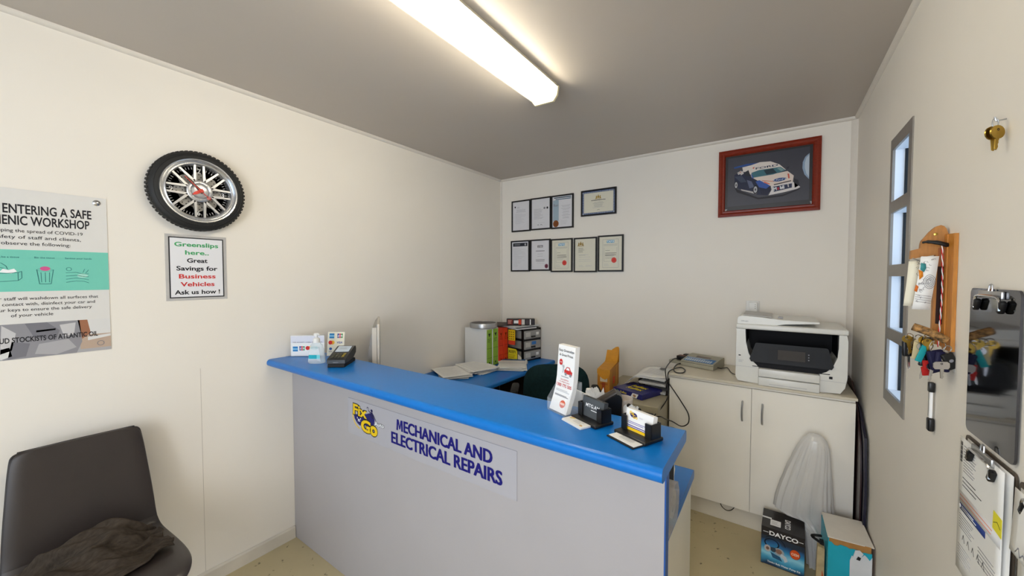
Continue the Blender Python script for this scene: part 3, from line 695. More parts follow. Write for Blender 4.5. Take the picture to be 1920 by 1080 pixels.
for sx, sy in ((.50, -1), (.50, 1), (.14, -1), (.14, 1)):
    MB().tube([(sx - .03 if sx > .3 else sx + .04, -2.757 + sy * .15, 0.434), (sx, -2.757 + sy * .17, 0.40), (sx + (.02 if sx > .3 else -.04), -2.757 + sy * .2, 0.002)], 0.011, BLACK, 10, 2).build('leg', vc)
MB().tube([(.47, -2.907, .428), (.47, -2.607, .428), (.18, -2.607, .428), (.18, -2.907, .428)], .009, BLACK, 8, closed=True).build('seat_frame', vc)
# dark knitted top dropped on the seat: heights of a draped cloth, a 34 by 28 grid of x, y, z in half millimetres
CLOTH = [
    54, 116, 156, 45, 115, 173, 46, 130, 191, 50, 142, 220, 65, 160, 251, 81, 189, 272, 98, 211, 275, 108, 230, 296, 118, 254, 298, 134, 274, 324, 145, 301, 349, 156, 327, 382, 175, 339, 414, 187, 356, 427, 202, 383, 423, 210, 409, 436, 221, 439, 436, 236, 468, 465, 253, 495, 483, 245, 523, 495, 236, 552, 499, 238, 577, 489, 247, 610, 511, 263, 642, 522, 261, 674, 527, 262, 704, 517, 268, 726, 488, 272, 747, 453, 266, 782, 423, 265, 818, 391, 263, 852, 375, 278, 878, 382, 286, 888, 369, 270, 881, 350,
    63, 95, 163, 67, 108, 178, 63, 115, 202, 69, 142, 217, 83, 164, 235, 98, 183, 273, 114, 203, 289, 127, 226, 289, 137, 250, 303, 146, 278, 303, 161, 301, 327, 173, 326, 360, 181, 348, 389, 198, 362, 404, 219, 380, 418, 229, 408, 439, 234, 441, 437, 243, 476, 442, 252, 507, 463, 262, 532, 483, 256, 559, 501, 252, 587, 492, 252, 621, 484, 262, 655, 498, 274, 682, 511, 280, 710, 520, 278, 739, 507, 280, 763, 472, 276, 794, 443, 271, 828, 416, 270, 853, 381, 274, 871, 369, 289, 882, 359, 276, 889, 354,
    87, 74, 163, 91, 89, 183, 94, 106, 205, 91, 130, 216, 101, 151, 233, 114, 174, 263, 133, 195, 287, 149, 218, 296, 162, 245, 303, 170, 274, 310, 180, 306, 306, 187, 331, 333, 196, 355, 351, 209, 372, 372, 223, 393, 389, 238, 416, 417, 248, 440, 447, 258, 475, 444, 262, 511, 440, 263, 543, 453, 266, 571, 475, 267, 599, 493, 268, 629, 484, 276, 660, 472, 282, 687, 488, 291, 714, 496, 301, 741, 496, 299, 772, 479, 295, 803, 451, 288, 832, 420, 287, 855, 388, 285, 865, 356, 279, 882, 344, 283, 898, 346,
    114, 75, 150, 115, 89, 170, 120, 109, 194, 117, 131, 207, 122, 141, 232, 134, 167, 249, 147, 194, 263, 166, 218, 277, 186, 238, 302, 201, 267, 319, 211, 301, 317, 219, 327, 321, 220, 348, 337, 227, 368, 351, 241, 386, 373, 253, 414, 400, 267, 440, 433, 272, 474, 455, 276, 513, 451, 279, 547, 442, 274, 578, 453, 277, 607, 469, 284, 633, 484, 296, 662, 466, 305, 683, 468, 302, 709, 470, 299, 738, 475, 306, 765, 457, 307, 793, 431, 302, 821, 402, 295, 845, 373, 287, 860, 338, 279, 885, 323, 270, 907, 340,
    141, 67, 148, 139, 92, 160, 137, 116, 178, 143, 134, 198, 149, 145, 222, 160, 162, 249, 172, 187, 277, 188, 216, 274, 204, 245, 272, 220, 274, 291, 237, 300, 308, 248, 329, 316, 241, 354, 314, 235, 377, 320, 241, 399, 349, 257, 421, 381, 275, 447, 409, 285, 479, 431, 292, 514, 447, 299, 549, 455, 294, 578, 454, 295, 600, 457, 300, 626, 460, 313, 653, 458, 323, 682, 456, 314, 712, 450, 302, 736, 455, 295, 755, 436, 292, 779, 410, 294, 805, 385, 295, 831, 356, 299, 854, 326, 288, 884, 307, 268, 909, 311,
    165, 60, 154, 154, 78, 173, 143, 101, 190, 157, 125, 201, 174, 148, 214, 188, 165, 244, 202, 184, 280, 215, 216, 293, 228, 247, 283, 237, 277, 285, 251, 304, 276, 261, 333, 281, 256, 355, 286, 249, 380, 299, 251, 408, 320, 257, 437, 349, 271, 465, 380, 290, 490, 400, 298, 523, 414, 312, 555, 430, 320, 583, 436, 317, 605, 435, 321, 620, 459, 324, 646, 477, 324, 682, 480, 322, 718, 467, 320, 748, 448, 311, 761, 422, 303, 776, 402, 305, 796, 372, 308, 825, 352, 309, 860, 348, 301, 893, 324, 285, 918, 319,
    167, 70, 143, 166, 87, 166, 161, 101, 196, 165, 121, 221, 188, 143, 231, 214, 166, 238, 223, 193, 261, 236, 221, 283, 251, 250, 298, 258, 281, 307, 268, 305, 292, 277, 331, 280, 273, 360, 289, 261, 379, 311, 262, 403, 335, 271, 438, 350, 285, 471, 365, 308, 498, 380, 319, 521, 404, 329, 552, 406, 338, 582, 414, 340, 608, 423, 344, 625, 442, 344, 647, 458, 342, 683, 463, 337, 715, 449, 331, 744, 425, 324, 767, 401, 319, 785, 393, 319, 808, 386, 320, 830, 365, 321, 859, 361, 311, 891, 348, 300, 921, 346,
    183, 74, 141, 175, 99, 153, 176, 116, 182, 186, 124, 219, 202, 142, 253, 228, 167, 266, 243, 197, 256, 251, 231, 259, 260, 261, 272, 273, 286, 288, 286, 307, 303, 288, 333, 299, 283, 361, 306, 278, 390, 307, 278, 410, 333, 286, 434, 363, 305, 465, 376, 327, 496, 382, 339, 521, 402, 343, 542, 426, 347, 572, 432, 356, 596, 434, 364, 621, 431, 363, 648, 435, 352, 680, 439, 344, 711, 422, 344, 740, 397, 334, 767, 379, 327, 791, 369, 335, 815, 371, 333, 832, 349, 325, 854, 341, 321, 885, 341, 319, 913, 352,
    200, 66, 151, 202, 95, 154, 206, 120, 169, 217, 127, 205, 229, 142, 241, 243, 167, 279, 253, 200, 281, 270, 229, 272, 280, 258, 265, 288, 288, 266, 302, 307, 277, 302, 335, 284, 300, 368, 286, 301, 398, 298, 295, 423, 317, 301, 443, 345, 321, 468, 363, 341, 491, 385, 359, 516, 405, 364, 540, 424, 365, 562, 429, 363, 585, 419, 364, 611, 411, 359, 643, 409, 350, 672, 413, 359, 706, 416, 358, 743, 401, 344, 777, 393, 337, 794, 372, 338, 812, 350, 340, 835, 331, 331, 856, 319, 335, 882, 336, 337, 902, 366,
    228, 60, 135, 237, 86, 141, 243, 106, 159, 250, 123, 189, 256, 141, 224, 267, 164, 254, 273, 193, 268, 290, 220, 285, 306, 247, 274, 311, 273, 273, 320, 299, 279, 320, 327, 295, 316, 358, 307, 322, 388, 318, 317, 414, 333, 320, 436, 351, 335, 460, 365, 354, 484, 382, 375, 511, 393, 383, 541, 405, 381, 562, 420, 374, 582, 403, 363, 607, 393, 352, 636, 388, 356, 670, 386, 367, 705, 397, 373, 744, 395, 361, 781, 387, 354, 802, 370, 349, 813, 339, 344, 832, 310, 337, 863, 300, 332, 896, 317, 343, 915, 354,
    269, 50, 125, 279, 77, 131, 282, 89, 158, 281, 102, 189, 280, 121, 222, 287, 145, 248, 299, 174, 262, 314, 202, 269, 331, 229, 271, 341, 256, 277, 338, 280, 304, 331, 309, 323, 325, 339, 342, 325, 373, 354, 334, 404, 350, 345, 431, 350, 353, 448, 376, 364, 468, 397, 382, 497, 409, 394, 531, 418, 396, 565, 427, 388, 590, 420, 382, 615, 401, 373, 639, 384, 373, 665, 379, 376, 699, 381, 376, 733, 368, 370, 770, 360, 370, 799, 350, 368, 817, 329, 363, 836, 307, 350, 864, 311, 341, 901, 313, 346, 931, 337,
    299, 42, 140, 312, 65, 139, 318, 85, 158, 315, 97, 186, 314, 120, 209, 320, 129, 238, 328, 150, 255, 338, 179, 270, 353, 206, 283, 367, 238, 290, 371, 268, 307, 363, 294, 332, 351, 321, 359, 347, 357, 371, 352, 393, 372, 365, 426, 364, 379, 451, 361, 382, 472, 371, 390, 499, 382, 405, 528, 404, 413, 560, 425, 409, 593, 428, 401, 619, 410, 395, 639, 388, 393, 664, 376, 391, 694, 368, 395, 729, 356, 394, 764, 345, 390, 791, 330, 384, 812, 316, 371, 834, 323, 350, 859, 335, 346, 894, 329, 357, 930, 337,
    324, 41, 145, 330, 55, 161, 341, 82, 169, 345, 93, 191, 344, 109, 207, 351, 129, 221, 356, 145, 250, 364, 160, 282, 375, 186, 299, 383, 216, 315, 394, 247, 323, 394, 279, 337, 384, 309, 357, 375, 344, 364, 373, 378, 373, 384, 410, 372, 397, 435, 365, 406, 465, 371, 410, 497, 364, 412, 534, 369, 420, 567, 391, 430, 595, 406, 425, 621, 403, 415, 642, 385, 411, 656, 359, 403, 685, 349, 407, 718, 333, 408, 754, 319, 405, 786, 308, 400, 814, 309, 384, 836, 329, 364, 863, 337, 361, 894, 322, 367, 923, 325,
    345, 54, 140, 352, 55, 160, 360, 66, 178, 361, 81, 200, 368, 98, 221, 380, 121, 226, 385, 143, 237, 392, 155, 267, 398, 174, 300, 404, 198, 328, 409, 229, 347, 410, 265, 358, 411, 301, 364, 406, 338, 371, 401, 370, 379, 408, 400, 385, 418, 424, 369, 425, 451, 356, 433, 485, 355, 437, 523, 359, 439, 562, 368, 442, 593, 376, 441, 622, 377, 434, 644, 376, 433, 659, 361, 420, 685, 360, 422, 718, 342, 423, 751, 325, 419, 781, 318, 408, 812, 326, 392, 842, 329, 371, 862, 317, 363, 892, 300, 364, 925, 300,
    367, 45, 133, 371, 62, 150, 376, 71, 174, 380, 80, 198, 385, 99, 212, 402, 110, 226, 408, 132, 236, 410, 156, 258, 412, 180, 285, 416, 204, 309, 422, 234, 331, 425, 266, 351, 426, 299, 372, 428, 336, 384, 428, 372, 380, 429, 404, 376, 432, 431, 381, 437, 455, 359, 446, 480, 335, 445, 519, 334, 446, 558, 342, 444, 590, 352, 443, 616, 348, 447, 640, 353, 453, 662, 361, 438, 682, 348, 432, 712, 329, 435, 750, 318, 432, 787, 310, 420, 821, 319, 401, 852, 328, 381, 877, 323, 378, 897, 295, 378, 925, 283,
    377, 25, 138, 384, 47, 155, 389, 73, 171, 400, 91, 191, 407, 112, 201, 419, 123, 216, 426, 127, 243, 424, 144, 274, 425, 168, 302, 431, 200, 318, 436, 235, 335, 440, 270, 348, 439, 308, 356, 441, 344, 363, 446, 378, 373, 450, 410, 374, 452, 438, 374, 451, 463, 364, 459, 490, 341, 463, 520, 326, 461, 553, 342, 461, 587, 355, 459, 614, 350, 460, 637, 336, 462, 663, 339, 458, 690, 334, 443, 717, 312, 430, 747, 294, 422, 783, 289, 412, 823, 292, 401, 859, 300, 393, 888, 311, 388, 911, 308, 391, 932, 293,
    395, 26, 117, 403, 40, 140, 410, 63, 165, 416, 92, 179, 431, 114, 194, 434, 133, 214, 431, 144, 240, 431, 156, 269, 436, 178, 300, 448, 204, 320, 454, 237, 342, 455, 272, 358, 454, 311, 364, 458, 351, 364, 458, 385, 359, 457, 412, 356, 461, 439, 355, 465, 466, 349, 469, 498, 348, 471, 532, 331, 466, 562, 325, 471, 590, 341, 474, 618, 351, 474, 642, 345, 473, 663, 325, 473, 693, 310, 463, 727, 296, 447, 758, 281, 428, 789, 274, 412, 828, 270, 400, 865, 274, 404, 896, 287, 406, 921, 302, 404, 942, 305,
    416, 40, 87, 421, 52, 112, 428, 67, 140, 434, 85, 168, 441, 100, 199, 445, 123, 224, 445, 148, 245, 439, 171, 267, 440, 193, 289, 445, 223, 305, 454, 254, 328, 469, 284, 342, 468, 316, 348, 472, 349, 357, 476, 381, 351, 473, 410, 342, 463, 438, 336, 471, 465, 334, 484, 497, 333, 486, 534, 328, 478, 566, 311, 473, 597, 314, 480, 624, 327, 488, 647, 341, 487, 673, 339, 484, 701, 316, 478, 736, 291, 467, 771, 273, 448, 802, 274, 427, 834, 278, 417, 870, 276, 417, 904, 269, 417, 933, 278, 421, 952, 294,
    443, 42, 70, 446, 58, 94, 451, 68, 127, 452, 74, 164, 450, 84, 203, 448, 107, 234, 450, 133, 261, 452, 163, 283, 456, 193, 297, 460, 230, 302, 460, 262, 315, 474, 294, 323, 483, 319, 342, 487, 346, 350, 492, 375, 354, 489, 408, 347, 483, 439, 333, 477, 467, 316, 488, 498, 307, 499, 530, 301, 492, 559, 297, 492, 589, 311, 494, 620, 322, 500, 650, 324, 502, 679, 329, 494, 713, 323, 482, 749, 305, 472, 784, 284, 461, 810, 282, 441, 841, 292, 421, 873, 296, 423, 906, 288, 431, 936, 280, 432, 961, 277,
    467, 30, 69, 467, 41, 93, 470, 56, 123, 473, 75, 155, 470, 95, 187, 466, 115, 218, 465, 136, 251, 468, 166, 279, 474, 197, 302, 479, 232, 313, 480, 262, 325, 496, 287, 323, 504, 312, 332, 505, 337, 337, 501, 365, 336, 500, 397, 335, 499, 431, 326, 501, 463, 307, 502, 495, 286, 504, 530, 280, 507, 564, 282, 508, 593, 293, 509, 615, 307, 511, 646, 312, 515, 679, 313, 505, 713, 307, 497, 752, 299, 487, 790, 292, 471, 819, 277, 452, 845, 278, 433, 874, 289, 430, 905, 302, 437, 939, 302, 441, 968, 291,
    478, 49, 67, 486, 48, 89, 493, 55, 114, 489, 80, 134, 487, 106, 162, 484, 127, 199, 483, 142, 237, 488, 171, 264, 486, 206, 276, 493, 238, 291, 503, 250, 315, 514, 272, 318, 514, 297, 309, 508, 325, 306, 509, 356, 311, 508, 387, 318, 506, 417, 308, 512, 450, 289, 522, 487, 275, 522, 527, 271, 523, 562, 273, 528, 594, 272, 527, 621, 279, 512, 648, 282, 512, 682, 290, 517, 717, 291, 504, 750, 281, 497, 789, 277, 488, 822, 279, 470, 847, 273, 449, 871, 281, 440, 899, 287, 447, 935, 290, 455, 968, 293,
    495, 47, 70, 502, 62, 82, 515, 71, 103, 519, 80, 127, 522, 93, 160, 522, 112, 199, 517, 133, 237, 514, 165, 266, 518, 202, 274, 524, 229, 279, 529, 234, 298, 528, 254, 292, 528, 279, 289, 528, 308, 296, 526, 343, 303, 526, 383, 312, 520, 419, 316, 522, 454, 304, 528, 491, 296, 527, 528, 292, 529, 561, 293, 535, 592, 289, 541, 622, 285, 535, 652, 281, 529, 682, 277, 527, 718, 272, 524, 756, 279, 515, 787, 271, 508, 815, 274, 493, 845, 276, 470, 870, 285, 454, 895, 291, 457, 928, 279, 462, 963, 274,
    516, 48, 69, 518, 48, 88, 533, 64, 99, 548, 75, 122, 554, 82, 161, 556, 101, 200, 550, 129, 234, 546, 161, 262, 549, 196, 281, 557, 225, 279, 564, 237, 287, 562, 251, 290, 559, 270, 290, 553, 300, 297, 546, 337, 304, 541, 379, 312, 537, 424, 317, 533, 464, 317, 534, 502, 317, 543, 533, 304, 547, 560, 297, 548, 588, 298, 551, 619, 300, 554, 651, 299, 556, 681, 291, 551, 713, 280, 548, 749, 275, 539, 783, 275, 518, 801, 287, 498, 828, 295, 478, 854, 301, 466, 886, 307, 465, 924, 297, 474, 960, 287,
    538, 39, 58, 540, 42, 83, 544, 48, 109, 565, 67, 125, 580, 88, 154, 583, 108, 192, 581, 127, 231, 578, 155, 265, 583, 188, 288, 591, 217, 287, 597, 238, 285, 594, 255, 294, 588, 274, 283, 580, 304, 281, 567, 342, 281, 556, 387, 285, 552, 432, 286, 557, 471, 294, 563, 501, 303, 565, 527, 292, 571, 556, 287, 574, 584, 284, 572, 615, 281, 574, 648, 282, 577, 684, 290, 576, 715, 286, 565, 739, 282, 548, 769, 293, 530, 796, 301, 513, 820, 305, 500, 847, 302, 485, 878, 292, 478, 916, 285, 487, 951, 285,
    564, 23, 55, 560, 31, 81, 563, 44, 105, 575, 53, 132, 592, 74, 162, 603, 99, 194, 606, 123, 227, 605, 150, 261, 613, 185, 279, 620, 213, 285, 622, 233, 285, 618, 251, 292, 613, 275, 284, 606, 306, 286, 596, 346, 290, 587, 392, 294, 584, 436, 290, 580, 471, 291, 588, 498, 297, 587, 524, 299, 586, 551, 290, 592, 576, 277, 594, 607, 276, 587, 642, 285, 593, 681, 288, 596, 720, 289, 581, 748, 284, 563, 769, 298, 549, 797, 299, 534, 821, 294, 519, 842, 288, 501, 874, 293, 488, 911, 297, 497, 942, 280,
    596, 17, 56, 588, 24, 83, 585, 37, 107, 596, 55, 127, 608, 75, 156, 616, 94, 191, 627, 111, 226, 633, 140, 257, 637, 178, 271, 643, 208, 287, 644, 235, 292, 637, 257, 300, 633, 278, 289, 628, 305, 290, 622, 345, 289, 611, 388, 283, 601, 432, 279, 595, 467, 278, 602, 491, 286, 599, 518, 291, 601, 546, 292, 607, 573, 290, 614, 603, 290, 601, 637, 297, 599, 677, 305, 596, 717, 308, 586, 753, 300, 579, 776, 293, 563, 794, 281, 548, 821, 276, 534, 846, 286, 515, 874, 303, 503, 913, 301, 505, 950, 292,
    627, 8, 62, 620, 19, 87, 614, 34, 115, 609, 43, 143, 618, 66, 165, 631, 97, 187, 645, 121, 213, 657, 141, 248, 662, 172, 269, 663, 204, 285, 661, 233, 296, 660, 258, 298, 657, 280, 287, 654, 307, 284, 645, 342, 283, 633, 383, 282, 621, 424, 284, 617, 456, 279, 617, 483, 276, 609, 510, 278, 608, 538, 274, 620, 568, 278, 629, 600, 283, 616, 641, 282, 615, 681, 293, 612, 721, 302, 605, 753, 303, 599, 778, 287, 582, 799, 286, 562, 820, 287, 545, 848, 291, 529, 880, 298, 520, 915, 288, 518, 950, 276,
    657, 4, 69, 647, 11, 97, 637, 29, 123, 628, 47, 147, 625, 57, 180, 638, 84, 202, 658, 114, 217, 677, 144, 240, 684, 170, 268, 684, 205, 275, 679, 235, 280, 678, 261, 286, 679, 283, 287, 677, 309, 282, 663, 340, 290, 642, 374, 297, 635, 415, 299, 631, 452, 293, 633, 476, 279, 625, 500, 288, 624, 533, 282, 635, 565, 278, 646, 603, 275, 634, 643, 279, 627, 682, 277, 620, 722, 278, 624, 754, 290, 617, 780, 296, 602, 805, 296, 576, 823, 300, 552, 842, 308, 542, 879, 313, 538, 922, 301, 531, 957, 283,
]
def garment():
    nx, ny = 34, 28
    v = [(.15 + CLOTH[i] / 2000, -3.05 + CLOTH[i + 1] / 2000, .35 + CLOTH[i + 2] / 2000) for i in range(0, len(CLOTH), 3)]
    f = [(j * nx + i, j * nx + i + 1, (j + 1) * nx + i + 1, (j + 1) * nx + i) for j in range(ny - 1) for i in range(nx - 1)]
    m = mat('heather_knit', '#3d352d', .9, var=.28, scale=55, bump=.35, bscale=900, spec=.15, stretch=(4, 1, 1))
    mb = MB(); mb.add(v, f, m); o = mb.build('garment', angle=180)
    sd = o.modifiers.new('soft', 'SUBSURF'); sd.levels = 1; sd.render_levels = 2
    so = o.modifiers.new('cloth', 'SOLIDIFY'); so.thickness = .004; so.offset = 1
    return tag(o, 'crumpled dark heather garment lying on the brown chair', 'clothing')
garment()

# ================================================================== back wall certificates and pictures
CERTF = mat('black_frame', '#0d0d12', .3, var=.05)
FGL = mat('frame_paper_white', '#d9d8dc', .3, var=.01); FGC = mat('frame_paper_cream', '#dcd8c6', .3, var=.01)
def certificate(u0, u1, v0, v1, label, paper, draw, bw=.0125, off=0.0):
    a = thing('framed_certificate', label, 'certificate', ((u0 + u1) / 2, -.001, v0), 'framed certificates on the back wall')
    mb = MB(BWF(.001 + off)); d = .014
    mb.box(u0, u1, v1 - bw, v1, 0, d, CERTF).box(u0, u1, v0, v0 + bw, 0, d, CERTF).box(u0, u0 + bw, v0 + bw, v1 - bw, 0, d, CERTF).box(u1 - bw, u1, v0 + bw, v1 - bw, 0, d, CERTF)
    mb.build('frame', a)
    mb = MB(BWF(.001 + off) @ Matrix.Translation((u0 + bw, v0 + bw, 0))); w_, h_ = u1 - u0 - 2 * bw, v1 - v0 - 2 * bw
    mb.box(0, w_, 0, h_, .002, .009, paper); draw(mb, w_, h_); mb.build('document', a)
T = .0095
def c1(mb, w, h):
    mb.poly([(.02, h - .04), (.035, h - .04), (.034, h - .05), (.0275, h - .058), (.021, h - .05)], INKB, T).greek(.05, .08, h - .06, h - .045, 2, GREY, w=T)
    mb.greek(.03, w - .03, h - .10, h - .07, 3, GREY, w=T, center=True).greek(.028, w - .03, .06, h - .11, 11, LGREY, w=T, ragged=.7)
def c2(mb, w, h):
    mb.ell(w - .055, h - .085, .011, .010, GREY, T).ell(w - .026, h - .085, .009, .010, INKB, T)
    mb.greek(.022, w - .06, h - .18, h - .085, 10, GREY, w=T, ragged=.4).greek(.07, w - .03, .045, .055, 1, LGREY, w=T)
    mb.line2([(.06, .03), (.07, .036), (.074, .028)], .003, INKB, T).line2([(.09, .03), (.1, .036), (.112, .028)], .003, INKB, T)
def c3(mb, w, h):
    mb.rect(.006, .062, .055, h - .03, ink('#9fb2bf'), T).rect(.016, w - .01, h - .014, h - .006, ink('#3a5566'), T + .0002).rect(.03, w - .01, h - .028, h - .021, ink('#4b6b7d'), T + .0002)
    mb.text('Reg', .035, h - .085, .022, GREY, bold=.02, w=T + .0003)
    for v in (.19, .165, .14, .115, .09): mb.greek(.085, w - .015, v - .02, v, 2, GREY, w=T, ragged=.5, center=True)
    mb.greek(.08, w - .03, .02, .06, 4, LGREY, w=T); mb.ell(.034, .032, .028, .030, ink('#7b4320'), T + .0003).ring(.034, .032, .019, .022, ink('#93602f'), T + .0005, 24)
def cl(mb, w, h):
    for i in range(26):
        for v in (.004, h - .012): mb.rect(i * w / 26, (i + .6) * w / 26, v, v + .008, ink('#a9b3c6'), T + .0004)
    for i in range(17):
        for u in (.004, w - .012): mb.rect(u, u + .008, i * h / 17, (i + .6) * h / 17, ink('#a9b3c6'), T + .0004)
    mb.rect(0, w, 0, .014, ink('#2d3f66'), T).rect(0, w, h - .014, h, ink('#2d3f66'), T).rect(0, .014, 0, h, ink('#2d3f66'), T).rect(w - .014, w, 0, h, ink('#2d3f66'), T)
    g = ink('#a5862c'); c = w / 2
    crest(mb, c, h - .055, .9, g)
    mb.greek(c - .065, c + .065, h - .082, h - .072, 1, INKB, w=T, ragged=.1, t=.004, center=True).greek(c - .05, c + .05, .055, h - .09, 5, GREY, w=T, center=True)
    mb.greek(c - .075, c + .075, .05, .056, 1, LGREY, w=T, center=True).line2([(c - .01, .03), (c + .004, .036), (c + .012, .03)], .002, INKB, T)
def crest(mb, u, v, k, c):
    mb.poly([(u - .009 * k, v + .012 * k), (u + .009 * k, v + .012 * k), (u + .009 * k, v), (u, v - .010 * k), (u - .009 * k, v)], c, T + .0003)
    mb.poly([(u - .006 * k, v + .014 * k), (u + .006 * k, v + .014 * k), (u + .004 * k, v + .022 * k), (u - .004 * k, v + .022 * k)], c, T + .0003)
    for s in (-1, 1): mb.poly([(u + s * .011 * k, v - .01 * k), (u + s * .028 * k, v - .009 * k), (u + s * .021 * k, v + .004 * k), (u + s * .024 * k, v + .014 * k), (u + s * .015 * k, v + .016 * k), (u + s * .012 * k, v + .002 * k)], c, T + .0003)
    mb.rect(u - .03 * k, u + .03 * k, v - .016 * k, v - .012 * k, c, T + .0003)
def c4(mb, w, h):
    mb.rect(.012, w - .012, h - .042, h - .010, ink('#2b2d36'), T).greek(.03, .10, h - .035, h - .018, 2, LGREY, w=T + .0003).ell(w - .035, h - .026, .008, .01, LGREY, T + .0003)
    mb.greek(.02, w - .03, .03, h - .055, 17, LGREY, w=T, ragged=.8)
def c5(mb, w, h):
    mb.rect(w / 2 - .028, w / 2 + .028, h - .062, h - .042, ink('#555358'), T).text('OTEN', w / 2, h - .059, .012, INKW, width=.045, bold=.02, w=T + .0003)
    mb.greek(.045, w - .045, h - .10, h - .085, 1, INKB, w=T, ragged=.1, t=.004, center=True).greek(.06, w - .06, h - .15, h - .11, 2, GREY, w=T, center=True)
    mb.greek(.035, w - .035, h - .19, h - .165, 2, INKB, w=T, ragged=.2, t=.003, center=True).greek(.05, w - .05, .05, .09, 3, LGREY, w=T, center=True)
    mb.ell(w - .028, .03, .018, .020, ink('#7e3f52'), T).ell(w - .028, .03, .010, .011, ink('#5d2c3c'), T + .0002)
def tafe(mb, w, h, red):
    b = ink('#4b9fc4')
    for a_, c_, d_, e_ in ((.028, .0295, .02, h - .02), (w - .0295, w - .028, .02, h - .02), (.04, .0412, .07, h - .085), (w - .0412, w - .04, .07, h - .085)): mb.rect(a_, c_, d_, e_, GREY, T)
    mb.rect(.028, w - .028, .02, .0215, GREY, T).rect(.028, w - .028, h - .0215, h - .02, GREY, T).rect(.04, w - .04, .07, .0712, GREY, T)
    for i, t in enumerate('TAFE'):
        mb.rect(w / 2 - .031 + i * .016, w / 2 - .017 + i * .016, h - .05, h - .028, b, T + .0002).text(t, w / 2 - .024 + i * .016, h - .046, .014, INKW, bold=.03, w=T + .0004)
    mb.greek(.035, w - .035, h - .075, h - .058, 2, GREY, w=T, ragged=.1, center=True).greek(.05, .09, h - .115, h - .105, 1, INKB, w=T)
    mb.greek(.05, w - .045, h - .155, h - .125, 2, INKB, w=T, ragged=.15, t=.0035).greek(.05, w - .06, .09, .125, 3, GREY, w=T, ragged=.5)
    mb.ell(w - .065, red, .021, .022, ink('#cf3d36'), T + .0004, rot=.2).ring(w - .065, red, .013, .015, ink('#de6a5c'), T + .0006, 20); mb.greek(.04, .09, .03, .055, 3, LGREY, w=T)
def c7(mb, w, h):
    g = ink('#93762a'); crest(mb, .052, h - .045, 1.0, g); mb.greek(.03, .085, h - .115, h - .072, 5, INKB, w=T, ragged=.3).greek(.035, .12, h - .145, h - .13, 1, GREY, w=T)
    for v in (.14, .12, .10, .085): mb.greek(.035, w - .03, v - .01, v, 1, LGREY, w=T)
    mb.greek(.035, .085, .03, .05, 2, LGREY, w=T).greek(.095, w - .03, .03, .05, 2, LGREY, w=T)
certificate(.133, .343, 1.888, 2.179, 'framed white certificate with small shield, leftmost of the upper row', FGL, c1)
certificate(.3445, .5585, 1.891, 2.181, 'framed white certificate with short list, middle of the three upper ones', FGL, c2)
certificate(.560, .776, 1.888, 2.180, 'framed certificate with blue side bar and brown seal', FGL, c3)
certificate(.846, 1.151, 1.972, 2.186, 'landscape framed certificate with blue patterned border', FGC, cl, .012)
certificate(.124, .334, 1.515, 1.805, 'framed certificate with dark header bar, leftmost of the lower row', FGL, c4)
certificate(.3425, .5525, 1.519, 1.805, 'framed certificate with grey logo and maroon seal', FGL, c5)
certificate(.5575, .7695, 1.507, 1.799, 'framed certificate with red seal in middle of lower row', FGC, lambda m, w, h: tafe(m, w, h, .068))
certificate(.781, .991, 1.504, 1.797, 'framed cream certificate with gold crest and no seal', FGC, c7)
certificate(.9985, 1.212, 1.508, 1.803, 'framed certificate with red seal at right end of lower row', FGC, lambda m, w, h: tafe(m, w, h, .080))
# race car picture
X0, X1, Z0, Z1 = 1.871, 2.418, 1.875, 2.319
pa = thing('framed_picture', 'large wooden framed picture of a racing car on the back wall', 'picture', (2.145, -.001, Z0))
fw_ = .040
def moulding(a, b, c, d):
    # mitred bar between outer a-b and inner d-c with a stepped profile
    lv = [(0, .001), (0, .022), (.35, .026), (.62, .020), (.85, .022), (1, .014), (1, .001)]
    v = [];
    for t, w in lv: v.append((a[0] + (d[0] - a[0]) * t, a[1] + (d[1] - a[1]) * t, w)); v.append((b[0] + (c[0] - b[0]) * t, b[1] + (c[1] - b[1]) * t, w))
    mb = MB(BWF(.001)); n = len(lv)
    mb.add(v, [(2 * i, 2 * i + 1, 2 * i + 3, 2 * i + 2) for i in range(n - 1)] + [tuple(range(0, 2 * n, 2)), tuple(range(1, 2 * n, 2))[::-1]], REDWOOD)
    mb.build('frame_bar', pa, smooth=False)
o = [(X0, Z0), (X1, Z0), (X1, Z1), (X0, Z1)]; i_ = [(X0 + fw_, Z0 + fw_), (X1 - fw_, Z0 + fw_), (X1 - fw_, Z1 - fw_), (X0 + fw_, Z1 - fw_)]
for k in range(4): moulding(o[k], o[(k + 1) % 4], i_[(k + 1) % 4], i_[k])
MB(BWF(.001)).box(X0 + fw_ - .002, X1 - fw_ + .002, Z0 + fw_ - .002, Z1 - fw_ + .002, .002, .008, mat('mat_board', '#1d1d20', .3, var=.05)).build('mat_board', pa)
mb = MB(BWF(.0095) @ Matrix.Translation((X0, Z0, 0)) @ Matrix.Diagonal((X1 - X0, Z1 - Z0, 1, 1)))
mb.poly([(.10, .885), (.900, .885), (.900, .155), (.10, .155)], mat('print_track', '#34343f', .3, var=.12, scale=3), 0)
S = lambda pts, c, w: mb.poly(pts, ink(c, .3), w)
S([(.897, .795), (.859, .75), (.838, .68), (.836, .597), (.856, .507), (.897, .437)], '#8ba0b8', .0002); S([(.897, .775), (.87, .735), (.857, .67), (.857, .6), (.872, .52), (.897, .46)], '#b9c6d2', .0003)
S([(.18, .42), (.42, .25), (.66, .26), (.83, .33), (.80, .30), (.66, .235), (.42, .225), (.2, .36)], '#1e1e26', .0002)
S([(.163, .743), (.298, .768), (.424, .761), (.316, .739), (.168, .721)], '#2c4f8f', .0003)
